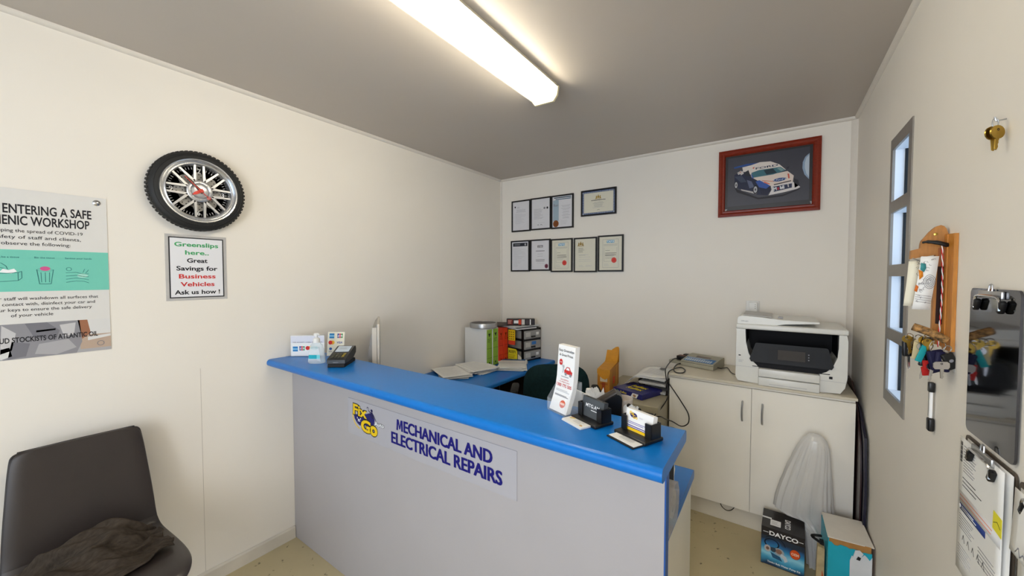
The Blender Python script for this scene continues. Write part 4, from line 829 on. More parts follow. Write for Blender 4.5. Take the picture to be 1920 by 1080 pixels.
S([(.168, .622), (.252, .685), (.355, .547), (.428, .482), (.534, .414), (.543, .336), (.51, .27), (.42, .291), (.349, .34), (.238, .396), (.176, .459)], '#20263f', .0004)
S([(.17, .60), (.25, .60), (.30, .50), (.24, .50)], '#3a4257', .0005); S([(.30, .53), (.35, .5), (.38, .41), (.33, .40)], '#59607a', .0005); S([(.2, .655), (.24, .68), (.26, .64), (.21, .62)], '#b9b4b0', .0006)
S([(.252, .725), (.344, .739), (.431, .766), (.537, .755), (.623, .694), (.684, .608), (.548, .563), (.355, .547), (.34, .60), (.318, .633), (.26, .66)], '#dcd3cc', .0006)
S([(.267, .642), (.316, .673), (.34, .577), (.282, .595)], '#23252f', .0007); S([(.225, .66), (.262, .67), (.268, .63), (.24, .61)], '#c9c2bd', .0007); S([(.222, .655), (.232, .668), (.24, .65)], '#c5622c', .0008)
S([(.346, .626), (.424, .652), (.633, .657), (.684, .601), (.565, .562), (.364, .552)], '#3d6c78', .0008); S([(.47, .64), (.56, .65), (.60, .58), (.50, .57)], '#22363f', .0009); S([(.60, .64), (.63, .65), (.67, .605), (.64, .595)], '#7b9a9a', .0009)
S([(.340, .62), (.352, .60), (.37, .545), (.358, .54)], '#2c4da0', .0009)
S([(.364, .545), (.565, .568), (.7, .586), (.759, .511), (.751, .426), (.55, .399), (.499, .419)], '#dfcfc4', .0007)
S([(.391, .489), (.428, .505), (.508, .435), (.536, .405), (.499, .367), (.428, .400)], '#35549f', .0008); S([(.43, .40), (.53, .40), (.542, .33), (.50, .285), (.45, .29)], '#1a1d36', .0006)
S([(.543, .399), (.751, .426), (.801, .369), (.821, .34), (.793, .32), (.671, .291), (.523, .268), (.552, .347)], '#d8d3d1', .0009)
S([(.563, .385), (.744, .405), (.744, .345), (.574, .310)], '#2c3350', .0010); S([(.759, .475), (.801, .441), (.81, .367), (.77, .336)], '#24242c', .0009)
S([(.238, .403), (.349, .354), (.411, .324), (.395, .306), (.247, .383)], '#b9b4b2', .0007)
S([(.45, .50), (.56, .47), (.58, .455), (.46, .485)], '#d08a70', .0009); S([(.70, .55), (.715, .545), (.722, .48), (.708, .48)], '#c9553f', .0009); S([(.47, .46), (.53, .425), (.535, .435), (.48, .475)], '#d9694e', .0009)
S([(.57, .42), (.735, .45), (.735, .435), (.575, .405)], '#4a4548', .0010)
for u, v, a_, b_ in ((.391, .372, .026, .063), (.19, .471, .02, .06)): mb.ell(u, v, a_, b_, ink('#1a1a1e'), .0010).ell(u, v, a_ * .72, b_ * .75, ink('#b4b4b8'), .0011).ell(u, v, a_ * .3, b_ * .3, ink('#4c4c52'), .0012)
mb.ell(.627, .477, .064, .026, ink('#27437c'), .0011, rot=.1).ring(.627, .477, .054, .060, ink('#cfd6e0'), .0012, 32, sy=.40)
mb.text('Ford', .627, .467, .022, ink('#dfe6ee'), width=.07, shear=.2, w=.0013, rot=.05)
mb.text('FORD', .50, .672, .026, ink('#26324c'), width=.22, bold=.02, rot=.05, w=.0010)
mb.text('M', .588, .33, .045, INKW, width=.03, bold=.03, rot=.12, w=.0013).text('o', .617, .338, .045, INKR, width=.022, bold=.03, rot=.12, w=.0013).text('bil', .655, .342, .045, INKW, width=.04, bold=.03, rot=.12, w=.0013).text('1', .712, .358, .04, ink('#c9c4c2'), bold=.03, rot=.12, w=.0013)
S([(.355, .695), (.378, .71), (.37, .68)], '#c53c2c', .0010); S([(.69, .64), (.715, .65), (.712, .618), (.695, .612)], '#2b2d36', .0010)
for u in (.083, .926): S([(u - .016, .119 if u < .5 else .131), (u + .016, .119 if u < .5 else .131), (u + .003, .075), (u - .003, .075)], '#9d9d9d', .0010)
mb.build('print', pa)
# socket behind the printer
so_ = thing('wall_socket', 'white power socket with plug adapter above the printer', 'power socket', (2.08, -.001, 1.23))
MB(BWF(.001)).rbox(2.045, 2.120, 1.19, 1.308, 0, .009, .003, WHITE).build('plate', so_)
mb = MB(BWF(.001)); mb.rbox(2.062, 2.110, 1.235, 1.300, .0092, .035, .004, WHITE); 
for v in (1.26, 1.272, 1.284): mb.ell(2.098, v, .002, .002, INKB, .0354, 8)
mb.build('adapter', so_)

# ================================================================== corner desk
DZ = 0.7205
def sheets(name, x, y, ang, n, w, l, z0, label, cat, group, dh=.0016, spread=.012, top=None, m=None, seed=1):
    rnd = random.Random(seed); mb = MB(); h = z0
    for i in range(n):
        L = Matrix.Translation((x + rnd.uniform(-spread, spread), y + rnd.uniform(-spread, spread), h)) @ Matrix.Rotation(ang + rnd.uniform(-.12, .12) * (spread / .012), 4, 'Z')
        mb.box(-w / 2, w / 2, -l / 2, l / 2, 0, dh * .7, m or PAPER, L); h += dh
    if top: top(mb, L @ Matrix.Translation((0, 0, dh * .7)), w, l)
    return tag(mb.build(name), label, cat, group)
def t_lines(mb, L, w, l): mb.greek(-w * .4, w * .4, -l * .4, l * .4, 16, LGREY, w=.0004, L=L)
sheets('paper_stack', .195, -.885, .95, 9, .21, .297, DZ, 'papers heaped on the corner desk nearest the counter', 'papers', 'paper heaps on the corner desk', .0030, .020, t_lines, seed=3)
sheets('paper_stack', .235, -.675, 1.35, 11, .21, .297, DZ, 'papers heaped on the corner desk against the white binder', 'papers', 'paper heaps on the corner desk', .0032, .022, t_lines, seed=5)
def t_mag(mb, L, w, l):
    mb.rect(-w * .5, w * .5, l * .32, l * .5, ink('#34608f'), .0004, L); mb.greek(-w * .42, w * .42, -l * .45, l * .27, 12, LGREY, w=.0004, L=L); mb.rect(-w * .5, w * .5, -l * .02, l * .0, ink('#5d86ad'), .0006, L)
sheets('paper_stack', .425, -.41, .55, 9, .21, .297, DZ, 'booklets with blue band before the orange binders', 'papers', 'paper heaps on the corner desk', .0030, .016, t_mag, seed=8)
GREENL = mat('green_label', '#8cb43c', .5, var=.04); REDB = mat('orange_red_binder', '#d93a1c', .45, var=.05); WHB = mat('white_binder', '#dcdddd', .35, var=.01)
def binder(y0, y1, label, body, spine, x0=.035, x1=.27, h=.315, lab=True):
    a = thing('lever_arch_binder', label, 'binder', ((x0 + x1) / 2, (y0 + y1) / 2, DZ), 'lever arch binders on the corner desk')
    MB().rbox(x0, x1, y0, y1, DZ, DZ + h, .003, body, 1).build('cover', a)
    if lab:
        mb = MB(frame(x1 + .0002, y0, DZ, (0, 1, 0), (0, 0, 1), (1, 0, 0))); w = y1 - y0
        mb.box(.006, w - .006, .004, h - .006, 0, .0008, spine); z = .0012; k = ink('#23301a' if spine is GREENL else '#7a1d10')
        mb.poly([(w / 2 - .016, h - .04), (w / 2 + .016, h - .04), (w / 2, h - .07)], k, z).greek(.014, w - .014, .2, .235, 3, k, w=z, t=.003).rect(.008, w - .008, .15, .152, k, z).rect(.008, w - .008, .07, .072, k, z).ell(w / 2, .03, .008, .008, k, z)
        mb.build('spine_label', a)
binder(-.572, -.491, 'white lever arch binder with green spine label, outer one', WHB, GREENL)
binder(-.488, -.408, 'white lever arch binder with green spine label next to orange binder', WHB, GREENL)
binder(-.404, -.334, 'orange red lever arch binder beside the green labelled binders', REDB, REDB, h=.30)
binder(-.331, -.268, 'orange red lever arch binder next to the drawer tower', REDB, REDB, h=.298)
tn = thing('round_tin', 'round silver tin with dark lid standing on the green binders', 'tin', (.18, -.50, DZ + .316))
M = Matrix.Translation((.175, -.488, DZ + .3165))
MB(M).lathe([(0.113, 0), (0.116, .004), (0.116, .034), (0.113, .042), (.108, .042), (.106, .036), (0, .036)], STEEL, 48).build('body', tn)
mb = MB(M); mb.lathe([(0.104, .0365), (0.104, .039), (0, .040)], mat('dark_lid', '#2d2829', .4, var=.1), 40); mb.ring(.02, .01, .03, .034, GREY, .0405, 30); mb.build('lid', tn)
# drawer tower
dt = thing('drawer_tower', 'black framed desk drawer tower with three clear drawers', 'drawers', (.26, -.12, DZ))
DM = Matrix.Translation((.407, -.229, DZ)) @ Matrix.Rotation(-.226, 4, 'Z')     # local: x back(-) .. front(0), y 0..w
CLR = mat('smoky_clear_plastic', '#b9b7b3', .2, 0, .05, scale=20, alpha=.75)
dw_, dd_, dhh = .222, .275, .285
mb = MB(DM)
for k in range(4):
    z = k * (dhh - .012) / 3; mb.box(-dd_, .0, 0, dw_, z, z + .012, BLACK)
for yy in (0, dw_ - .012):
    for xx in (-dd_, -.024): mb.box(xx, xx + .024, yy, yy + .012, 0, dhh, BLACK)
mb.build('frame', dt)
for k in range(3):
    z = .014 + k * (dhh - .012) / 3
    dr = MB(DM).rbox(-dd_ + .01, .010, .010, dw_ - .010, z, z + .072, .004, CLR, 1).build('drawer', dt)
    mb = MB(DM); mb.rbox(.010, .020, .085, .137, z + .012, z + .026, .003, BLACK, 1); mb.build('handle', dr)
    mb = MB(DM @ frame(.0104, 0, 0, (0, 1, 0), (0, 0, 1), (1, 0, 0)))
    if k == 1: mb.rect(.095, .150, z + .038, z + .066, ink('#3f7cc4'), .0005)
    else: mb.rect(.15, .185, z + .03, z + .055, PAPER, .0005)
    mb.build('label', dr)
    MB(DM @ frame(.0104, 0, 0, (0, 1, 0), (0, 0, 1), (1, 0, 0))).rect(.02, .08, z + .02, z + .06, mat('drawer_papers', '#c9c5be', .6, var=.06), .0004).build('contents', dr)
TZ = DZ + dhh
nb = thing('notebook', 'spiral bound navy notebook lying on the drawer tower', 'notebook', (.27, -.13, TZ))
L = Matrix.Translation((.275, -.135, TZ + .001)) @ Matrix.Rotation(-.34, 4, 'Z')
MB(L).box(-.15, .15, -.11, .11, 0, .010, PAPER).box(-.152, .152, -.112, .112, .010, .0125, mat('navy_cover', '#1b2238', .4, var=.1)).build('pages', nb)
mb = MB(L)
for k in range(24): mb.ring(0, .006, .0055, .0075, LGREY, 0, 10, L=frame(-.14 + k * .012, -.112, .002, (0, 1, 0), (0, 0, 1), (1, 0, 0)))
mb.build('spiral', nb)
sheets('paper_stack', .30, -.125, -.30, 8, .21, .29, TZ + .0142, 'white pad of papers on top of the spiral notebook', 'papers', None, .0020, .010, seed=9)
tag(MB(Matrix.Translation((.20, -.20, TZ + .0312)) @ Matrix.Rotation(.5, 4, 'Z')).rbox(-.17, .15, -.115, .115, 0, .003, .001, mat('dark_brown_card', '#4a3b36', .6, var=.1), 1).build('clipboard'), 'dark brown flat board overhanging the notebook stack', 'board')
pb = thing('parts_carton', 'long black red and white carton topmost on the drawer tower', 'carton', (.34, -.17, TZ + .03))
L = Matrix.Translation((.345, -.175, TZ + .0345)) @ Matrix.Rotation(.58, 4, 'Z')
mb = MB(L); mb.rbox(-.125, .125, -.035, .035, 0, .052, .002, mat('carton_black', '#1c1718', .45, var=.1), 1); mb.build('box', pb)
mb = MB(L @ frame(0, -.0352, 0, (1, 0, 0), (0, 0, 1), (0, -1, 0))); z = .0004
mb.rect(-.115, -.07, .004, .048, ink('#7a2a22'), z).rect(-.06, -.02, .014, .040, INKW, z).rect(-.02, .005, .004, .048, ink('#d0442a'), z).rect(.008, .035, .002, .050, ink('#d9d3cc'), z).rect(.045, .075, .008, .044, ink('#4d4448'), z).rect(.08, .09, .002, .05, INKW, z).greek(-.112, -.072, .01, .044, 3, ink('#e0b0a0'), w=z + .0003, t=.004)
mb.rect(.1, .12, .008, .044, ink('#39343a'), z); mb.build('printed_side', pb)
M = frame(0, -.262, 0, (1, 0, 0), (0, 0, 1), (0, -1, 0))
mb = MB(M); mb.box(.272, .345, .888, 1.0, 0, .001, ink('#e8c51e')); mb.rect(.272, .345, .868, .905, ink('#d8482a'), .0014)
for r in range(4):
    for c in range(3): mb.rect(.281 + c * .02, .292 + c * .02, .915 + r * .02, .924 + r * .02, ink('#6a5a1c'), .0014)
mb.box(.30, .31, 1.0, 1.004, -.03, .001, ink('#e8c51e'))
tag(mb.build('yellow_tag'), 'yellow and orange tag hanging beside the drawer tower', 'tag', 'yellow notices by the drawer tower')
mb = MB(M); mb.prism([(.270, .7215), (.368, .7215), (.366, .815), (.355, .832), (.270, .838)], 0, .001, ink('#e6dc2a'))
mb.text('REEFI', .314, .795, .024, ink('#4c4a18'), width=.07, bold=.02, w=.0014).greek(.278, .358, .735, .785, 4, ink('#8a861e'), w=.0014, t=.004)
tag(mb.build('yellow_tag'), 'yellow lettered notice standing below the drawer tower side', 'notice', 'yellow notices by the drawer tower')
tag(MB(M).prism([(.374, .7215), (.410, .7215), (.410, .765), (.376, .790)], -.002, .002, PAPERC).build('white_card'), 'small white card at the foot of the drawer tower', 'card')
# monitor seen edge-on
mo = thing('monitor', 'grey backed computer monitor seen edge-on beyond the counter', 'monitor', (.30, -1.60, DZ))
MM = frame(.428, -1.700, .845, (-.59, -.807, 0), (0, 0, 1), (-.807, .59, 0))     # u backwards, v up, w along the width
bk = [(0.012, 0.0), (0.045, 0.0), (.056, .03), (.060, .12), (.058, .22), (.048, .29), (.030, .34), (.012, .362)]
MB(MM).prism(bk, .004, .41, mat('monitor_silver', '#8f8c88', .35, .3, .04)).build('back_cover', mo)
MB(MM).rbox(0, .014, -.003, .365, 0, .414, .004, mat('monitor_bezel', '#c7c0b4', .4, var=.02), 2).build('bezel', mo)
MB(MM).box(.016, .040, .004, .345, -.001, .004, mat('monitor_bezel', '#c7c0b4')).build('side_cover', mo)
MB(MM).box(-.0008, .0, .014, .35, .014, .40, mat('dark_screen', '#0c0d10', .1)).build('screen', mo)
mb = MB(); mb.lathe([(0.11, 0), (0.11, .006), (.10, .012), (.03, .016), (.022, .02), (.022, .14), (0, .14)], BLACK, 32, Matrix.Translation((.24, -1.60, DZ))); mb.build('stand', mo)

# ================================================================== office chair
oc = thing('office_chair', 'dark green office chair behind the counter flyers', 'chair', (1.06, -.72, 0))
OM = frame(1.105, -.925, 0, (.863, .505, 0), (-.505, .863, 0), (0, 0, 1))      # x right, y forwards, z up
GREENF = mat('dark_green_fabric', '#0d2425', .85, var=.2, scale=60, bump=.2, bscale=900, spec=.2)
def cushion(mb, pts_w, z0, z1, d, tilt, m):
    # padded back: superellipse outline, domed both sides
    n = 36; rings = 6; v = []; f = []
    cz = (z0 + z1) / 2; hz = (z1 - z0) / 2
    for side in (1, -1):
        for r in range(rings + 1):
            q = r / rings
            for i in range(n):
                t = 2 * PI * i / n; e = .55
                cx_ = math.copysign(abs(math.cos(t)) ** e, math.cos(t)); sz = math.copysign(abs(math.sin(t)) ** e, math.sin(t))
                x = pts_w * cx_ * q; z = cz + hz * sz * q
                y = side * d * (1 - q ** 4) ** .5 + (z - cz) * tilt + .25 * x * x
                v.append((x, y, z))
    k = (rings + 1) * n
    for s in (0, 1):
        for r in range(rings):
            for i in range(n):
                a, b = s * k + r * n + i, s * k + r * n + (i + 1) % n
                qd = (a, b, b + n, a + n)
                f.append(qd if s else qd[::-1])
    mb.add(v, f, m)
    return mb
cushion(MB(OM), .205, .50, .935, .035, -.10, GREENF).build('backrest', oc, angle=80)
MB(OM).rbox(-.215, .215, .06, .50, .42, .50, .035, GREENF, 4).build('seat', oc)
for s in (-1, 1):
    mb = MB(OM); mb.rbox(s * .265 - .025, s * .265 + .025, .03, .22, .715, .75, .014, BLACKM, 3); mb.build('armrest', oc)
    MB(OM).tube([(s * .265, .16, .72), (s * .27, .17, .60), (s * .25, .2, .45), (s * .18, .22, .43)], .016, BLACKM, 8, 3).build('arm_support', oc)
MB(OM).tube([(0, -.03, .62), (0, -.045, .50), (0, .03, .41), (0, .2, .41)], .02, BLACKM, 8, 3).build('back_stem', oc)
MB(OM @ Matrix.Translation((0, .27, 0))).lathe([(0.028, .10), (0.028, .28), (.016, .28), (.016, .42)], BLACK, 16).build('gas_lift', oc)
mb = MB(OM @ Matrix.Translation((0, .27, 0)))
for k in range(5):
    a = 2 * PI * k / 5; mb.tube([(0, 0, .11), (.15 * math.cos(a), .15 * math.sin(a), .095), (.22 * math.cos(a), .22 * math.sin(a), .07)], .016, BLACK, 8)
mb.build('base', oc)
for k in range(5):
    a = 2 * PI * k / 5; M = OM @ Matrix.Translation((.22 * math.cos(a), .27 + .22 * math.sin(a), .03)) @ Matrix.Rotation(a, 4, 'Z') @ Matrix.Rotation(PI / 2, 4, 'X')
    MB(M).lathe([(0, -.02), (.028, -.02), (.029, 0), (.028, .02), (0, .02)], BLACK, 16).build('castor', oc)

# ================================================================== organiser and papers behind the counter edge
og = tag(MB().rbox(1.64, 1.858, -1.765, -1.60, .7215, .985, .004, BLACKM, 2).build('desk_organiser'), 'black desk organiser on the lower worktop behind the card holders', 'organiser')
OZ = .9865
hb = thing('tape_dispenser', 'black round topped dispenser behind the left card holder', 'dispenser', (1.74, -1.70, OZ))
M = frame(1.695, -1.735, OZ, (.93, .36, 0), (0, 0, 1), (.36, -.93, 0)) @ Matrix.Diagonal((.85, .78, .9, 1))
MB(M).prism([(0, 0), (.10, 0), (.104, .085)] + [(.085 + .018 * math.cos(t), .088 + .018 * math.sin(t)) for t in (0, .6, 1.2, 1.8)] + [(.01, .052), (0, .04)], -.04, .025, BLACK).build('housing', hb)
MB(M).tube([(.012, .050, -.008), (.045, .074, -.008), (.086, .104, -.008)], .022, mat('dark_bronze_plastic', '#3a322c', .35, var=.1), 12).build('lid', hb)
rnd = random.Random(4)
def crumple(x, y, z, w, h, label, seed, lean=0.0, yaw=0.0, m=None):
    r = random.Random(seed); mb = MB(yaw_frame(x, y, z, yaw)); nu, nv = 6, 7
    for k in range(4):
        v = []; f = []; du = r.uniform(-.2, .2) * w; dl = r.uniform(-.12, .12); ht = h * r.uniform(.75, 1.05)
        for j in range(nv + 1):
            for i in range(nu + 1):
                u = w * i / nu; vv = ht * j / nv * (1 + .22 * r.uniform(-1, 1) * (j == nv))
                ww = k * -.010 + .014 * noise.noise(Vector((u * 22 + seed, vv * 18, k * 3.1)))
                v.append((u + du * j / nv + (lean + dl) * vv, vv, ww))
        for j in range(nv):
            for i in range(nu): a = j * (nu + 1) + i; f.append((a, a + 1, a + nu + 2, a + nu + 1))
        mb.add(v, f, m or PAPER)
    o = mb.build('loose_papers', smooth=False); s = o.modifiers.new('t', 'SOLIDIFY'); s.thickness = .0006
    return tag(o, label, 'papers', 'loose papers behind the counter edge')
crumple(1.640, -1.70, OZ - .0, .050, .078, 'ruffled white papers just left of the black dispenser', 2, .1, .1)
crumple(1.795, -1.745, OZ, .036, .05, 'torn white papers between the two card holders', 5, .1, .2)
mb = MB(); mb.tube([(1.60, -1.66, .7225), (1.615, -1.66, .86), (1.64, -1.65, 1.045)], .018, PAPER, 10); mb.tube([(1.575, -1.70, .7225), (1.59, -1.69, .86), (1.622, -1.67, 1.02)], .012, PAPERC, 10)
tag(mb.build('rolled_papers'), 'white rolled papers leaning right behind the acrylic flyer stand', 'papers')
mb = MB(); mb.prism([(0, 0), (.05, 0), (.075, .30), (-.03, .34)], -.004, .004, PAPER, yaw_frame(1.605, -1.70, .7225, .3))
tag(mb.build('folded_sheet'), 'white folded sheet standing directly behind the flyer stand', 'papers')
mb = MB(); mb.lathe([(.030, 0), (.034, .002), (.036, .055), (.034, .055), (.032, .004), (0, .004)], mat('beige_tub', '#d9cfc6', .5, var=.05), 24, Matrix.Translation((1.765, -1.665, OZ + .0005)))
tag(mb.build('paper_tub'), 'small beige tub holding torn papers on the organiser', 'tub')
for k, (x, y, h, c) in enumerate(((1.80, -1.70, .045, '#141416'), (1.818, -1.71, .040, '#6b6b70'), (1.85, -1.735, .035, '#2b8fb5'), (1.835, -1.70, .036, '#1a1a1e'))):
    mb = MB(Matrix.Translation((x, y, OZ + .0003))); mb.lathe([(.006, 0), (.007, .003), (.007, h), (.004, h + .004), (0, h + .005)], ink(c), 12)
    tag(mb.build('marker_pen'), ('black marker pen standing on the organiser, leftmost', 'grey marker pen standing on the organiser', 'blue capped pen at the right end of the organiser', 'black marker pen beside the blue capped pen')[k], 'pen', 'pens on the organiser')
# clear tape dispenser and scraps at the open end of the counter
td = thing('tape_gun', 'clear plastic tape dispenser on the worktop end under the counter', 'tape dispenser', (1.93, -1.80, .72))
CLP = mat('clear_grey_plastic', '#cfcac6', .12, 0, .04, alpha=.55)
M = frame(1.950, -1.80, .7212, (0, 1, 0), (0, 0, 1), (1, 0, 0))
MB(M).prism([(-.06, 0), (.055, 0), (.075, .03), (.08, .08), (.06, .115), (.02, .125), (-.02, .11), (-.05, .07)], -.018, .018, CLP).build('shell', td)
MB(M @ Matrix.Translation((.015, .065, -.014))).lathe([(.022, 0), (.040, 0), (.040, .028), (.022, .028)], mat('tape_roll', '#d9d5cf', .4), 28, closed=True).build('roll', td)
MB(M).prism([(-.085, .004), (-.045, .0), (-.045, .03), (-.07, .04)], -.014, .014, mat('grey_clip', '#77757a', .4)).build('cutter', td)
M = frame(1.925, -1.70, .7212, (0, 1, 0), (0, 0, 1), (1, 0, 0))
tag(MB(M).box(-.03, .07, 0, .24, -.008, .008, BLACKM).build('black_folder'), 'black folder standing on edge under the counter end', 'folder')
mb = MB(M); mb.prism([(.08, 0), (.12, 0), (.115, .05), (.13, .07), (.11, .10), (.125, .12), (.10, .165), (.08, .15)], -.002, .0, PAPER)
tag(mb.build('torn_papers'), 'torn white papers behind the black folder at counter end', 'papers')

# ================================================================== filing cabinet and what stands on it
FCM = mat('beige_steel', '#a59c83', .45, var=.03, bump=.05)
fc = thing('filing_cabinet', 'beige steel filing cabinet between office chair and white cabinet', 'filing cabinet', (1.43, -.39, 0))
mb = MB(); mb.rbox(1.236, 1.652, -.690, -.08, .001, .70, .004, FCM, 1); mb.build('body', fc)
for k in range(2):
    d = MB().rbox(1.244, 1.642, -.703, -.690, .03 + k * .325, .335 + k * .325, .003, FCM, 1).build('drawer', fc)
    MB().rbox(1.38, 1.47, -.716, -.703, .22 + k * .325, .24 + k * .325, .003, STEEL, 2).build('handle', d)
tag(MB().prism([(1.585, .555), (1.625, .565), (1.605, .61), (1.59, .59)], .704, .7055, ink('#e2571f'), frame(0, 0, 0, (1, 0, 0), (0, 0, 1), (0, -1, 0))).build('sticker', fc), 'orange sticker on the filing cabinet front', 'sticker')
del fc.children[-1]['category']
FZ = .7008
KR = mat('kraft_card', '#b5761f', .6, var=.12, scale=14, bump=.1)
ab = thing('archive_box', 'orange brown cardboard archive box with raised lid on filing cabinet', 'box', (1.28, -.46, FZ))
M = frame(1.238, -.592, FZ, (.992, .12, 0), (0, 0, 1), (.12, -.992, 0))
MB(M).box(0, .082, 0, .150, -.27, 0, KR).build('body', ab)
mb = MB(M); fl = mat('kraft_flap', '#c98a22', .6, var=.08)
mb.prism([(-.002, .152), (.084, .152), (.084, .125), (.07, .098), (.052, .085), (.034, .09), (.012, .108), (-.002, .125)], 0.0008, .003, fl); mb.build('front_flap', ab)
mb = MB(M); v = []; n = 12
for i in range(n + 1):
    t = i / n; vv = .152 + .012 * t + (.07 * max(0, t - .8) / .2); v += [(-.002, vv, .003 - .27 * t), (.084, vv, .003 - .27 * t)]
mb.add(v, [(2 * i, 2 * i + 1, 2 * i + 3, 2 * i + 2) for i in range(n)], fl)
mb.prism([(0, .15), (.084, .15), (.084, .25), (.078, .262), (.06, .258), (.035, .24), (.012, .20)], -.274, -.271, fl); mb.build('lid', ab)
mb = MB(M); mb.rect(.018, .066, .07, .10, ink('#c9bda6'), .0009).text('ARCHIVE', .043, .05, .010, ink('#8a2f1e'), width=.05, bold=.02, rot=PI / 2 * 0, w=.0009); mb.rect(.03, .052, .0, .065, ink('#9c4a22'), .0007); mb.build('label', ab)
mb = MB(frame(1.238 + .992 * .0823, -.592 + .12 * .0823, FZ, (-.12, .992, 0), (0, 0, 1), (.992, .12, 0))); mb.rect(.09, .14, .035, .085, ink('#e04a22'), .0004).rect(.02, .04, .0, .15, ink('#d0963c'), .0004).rect(.19, .215, 0, .15, ink('#d0963c'), .0004); mb.build('side_sticker', ab)
rb = thing('paper_ream', 'blue paper ream pack with yellow lettering on filing cabinet', 'paper ream', (1.43, -.47, FZ))
M = frame(1.328, -.540, FZ, (.938, -.346, 0), (.346, .938, 0), (0, 0, 1))
MB(M).rbox(0, .225, 0, .21, 0, .034, .002, mat('ream_blue', '#1f2168', .35, var=.08), 1).build('wrapper', rb)
mb = MB(M); z = .0346
mb.text('Reflex', .115, .115, .040, ink('#e8d42a'), width=.115, bold=.03, shear=.1, w=z, rot=.06).text('Reflex', .115, .06, .040, ink('#d9c626'), width=.115, bold=.03, shear=.1, w=z, rot=.06)
L = frame(0, -.0004, 0, (1, 0, 0), (0, 0, 1), (0, -1, 0))
mb.text('Reflex', .085, .011, .013, ink('#e0cf3a'), width=.05, bold=.02, w=.0004, L=L).poly([(.14, .003), (.185, .003), (.20, .031), (.155, .031)], INKW, .0006, L).ell(.17, .016, .011, .009, ink('#b5906a'), .0008, L=L).ell(.035, .02, .006, .006, ink('#3f7f4a'), .0006, L=L)
mb.build('print', rb)
tr = thing('letter_tray', 'black two tier letter tray heaped with papers', 'letter tray', (1.56, -.28, FZ))
M = frame(1.458, -.418, FZ, (.995, -.06, 0), (.06, .995, 0), (0, 0, 1))
mb = MB(M)
for z in (.0, .05):
    mb.box(0, .185, 0, .30, z, z + .004, BLACK).box(0, .004, 0, .30, z, z + .03, BLACK).box(.181, .185, 0, .30, z, z + .03, BLACK).box(0, .185, .296, .30, z, z + .03, BLACK)
for x in (0, .181):
    for y in (.02, .27): mb.box(x, x + .004, y, y + .012, 0, .08, BLACK)
mb.box(0, .185, 0.0, .30, .088, .092, BLACK); mb.build('frame', tr)
def tray_papers(z, n, label):
    mb = MB(M)
    for i in range(n): 
        j = random.uniform(-.006, .006); mb.box(.008 + j * .5, .176 + j * .5, -.012 + j, .285 + j, z + i * .0016, z + i * .0016 + .0011, PAPER)
    tag(mb.build('paper_stack'), label, 'papers', 'papers in the letter tray')
tray_papers(.0045, 8, 'white papers filed in the lower letter tray'); tray_papers(.0545, 9, 'white papers filed in the upper letter tray')
mb = MB(M); v = []; f = []; nu, nv = 10, 12
for k in range(5):
    b0 = len(v)
    for j in range(nv + 1):
        for i in range(nu + 1):
            u = -.095 + .27 * i / nu; y = -.015 + .31 * j / nv
            z = .0935 + k * .0035 + .004 * noise.noise(Vector((u * 9, y * 9, k)))
            if u < 0: z -= (u * u) * 9.5 * (1 - .25 * k / 5) * (1 - .5 * j / nv)
            v.append((u + k * .003, y + k * .004, max(.036, z)))
    f += [(b0 + j * (nu + 1) + i, b0 + j * (nu + 1) + i + 1, b0 + (j + 1) * (nu + 1) + i + 1, b0 + (j + 1) * (nu + 1) + i) for j in range(nv) for i in range(nu)]
mb.add(v, f, PAPER)
L = Matrix.Translation((.03, .12, .1155)); mb.rect(.04, .075, .10, .14, ink('#6a6a6e'), 0, L).greek(-.02, .13, -.08, .09, 9, LGREY, w=0, L=L)
o = mb.build('loose_papers', angle=60); s = o.modifiers.new('t', 'SOLIDIFY'); s.thickness = .0007
tag(o, 'white printed sheets drooping over the top of the letter tray', 'papers')

# ================================================================== white storage cabinet
CX0, CX1, CF = 1.662, 2.548, -.45
sc = thing('storage_cabinet', 'long white laminate storage cabinet with two doors below printer', 'cabinet', ((CX0 + CX1) / 2, -.22, 0))
CAB = mat('cabinet_laminate', '#f6f1e6', .38, var=.02, scale=4)
mb = MB(); mb.box(CX0, CX1, CF + .018, -.004, .112, .848, CAB).box(CX0, CX1 - .018, CF - .0, CF + .018, .834, .848, CAB); mb.build('carcass', sc)
MB().box(CX0 + .002, CX1 - .002, -.412, -.396, .001, .111, CREAM).build('kickboard', sc)
for x0, x1, hx in ((CX0 + .001, 2.1035, 2.061), (2.1065, CX1 - .001, 2.157)):
    d = MB().box(x0, x1, CF, CF + .0165, .116, .831, CAB).build('door', sc)
    MB().tube([(hx, CF - .002, .752), (hx, CF - .020, .744), (hx - .001, CF - .026, .71), (hx - .001, CF - .026, .675), (hx, CF - .020, .648), (hx, CF - .002, .640)], .0052, STEEL, 8, 4).build('handle', d)
bt = tag(MB().rbox(CX0 - .006, CX1 + .004, -.472, -.003, .8485, .862, .0015, mat('bench_laminate', '#d6cdb9', .32, var=.04, scale=6), 1).build('bench_top'), 'cream laminate top of the white storage cabinet', 'countertop')
tag(MB().tube([(1.952, -.418, .108), (1.965, -.425, .085), (1.990, -.428, .073), (2.015, -.425, .083), (2.033, -.418, .108)], .0022, BLACK, 6, 4).build('wire'), 'thin black wire loop hanging at the white cabinet kickboard', 'cable')
BZ = .8628
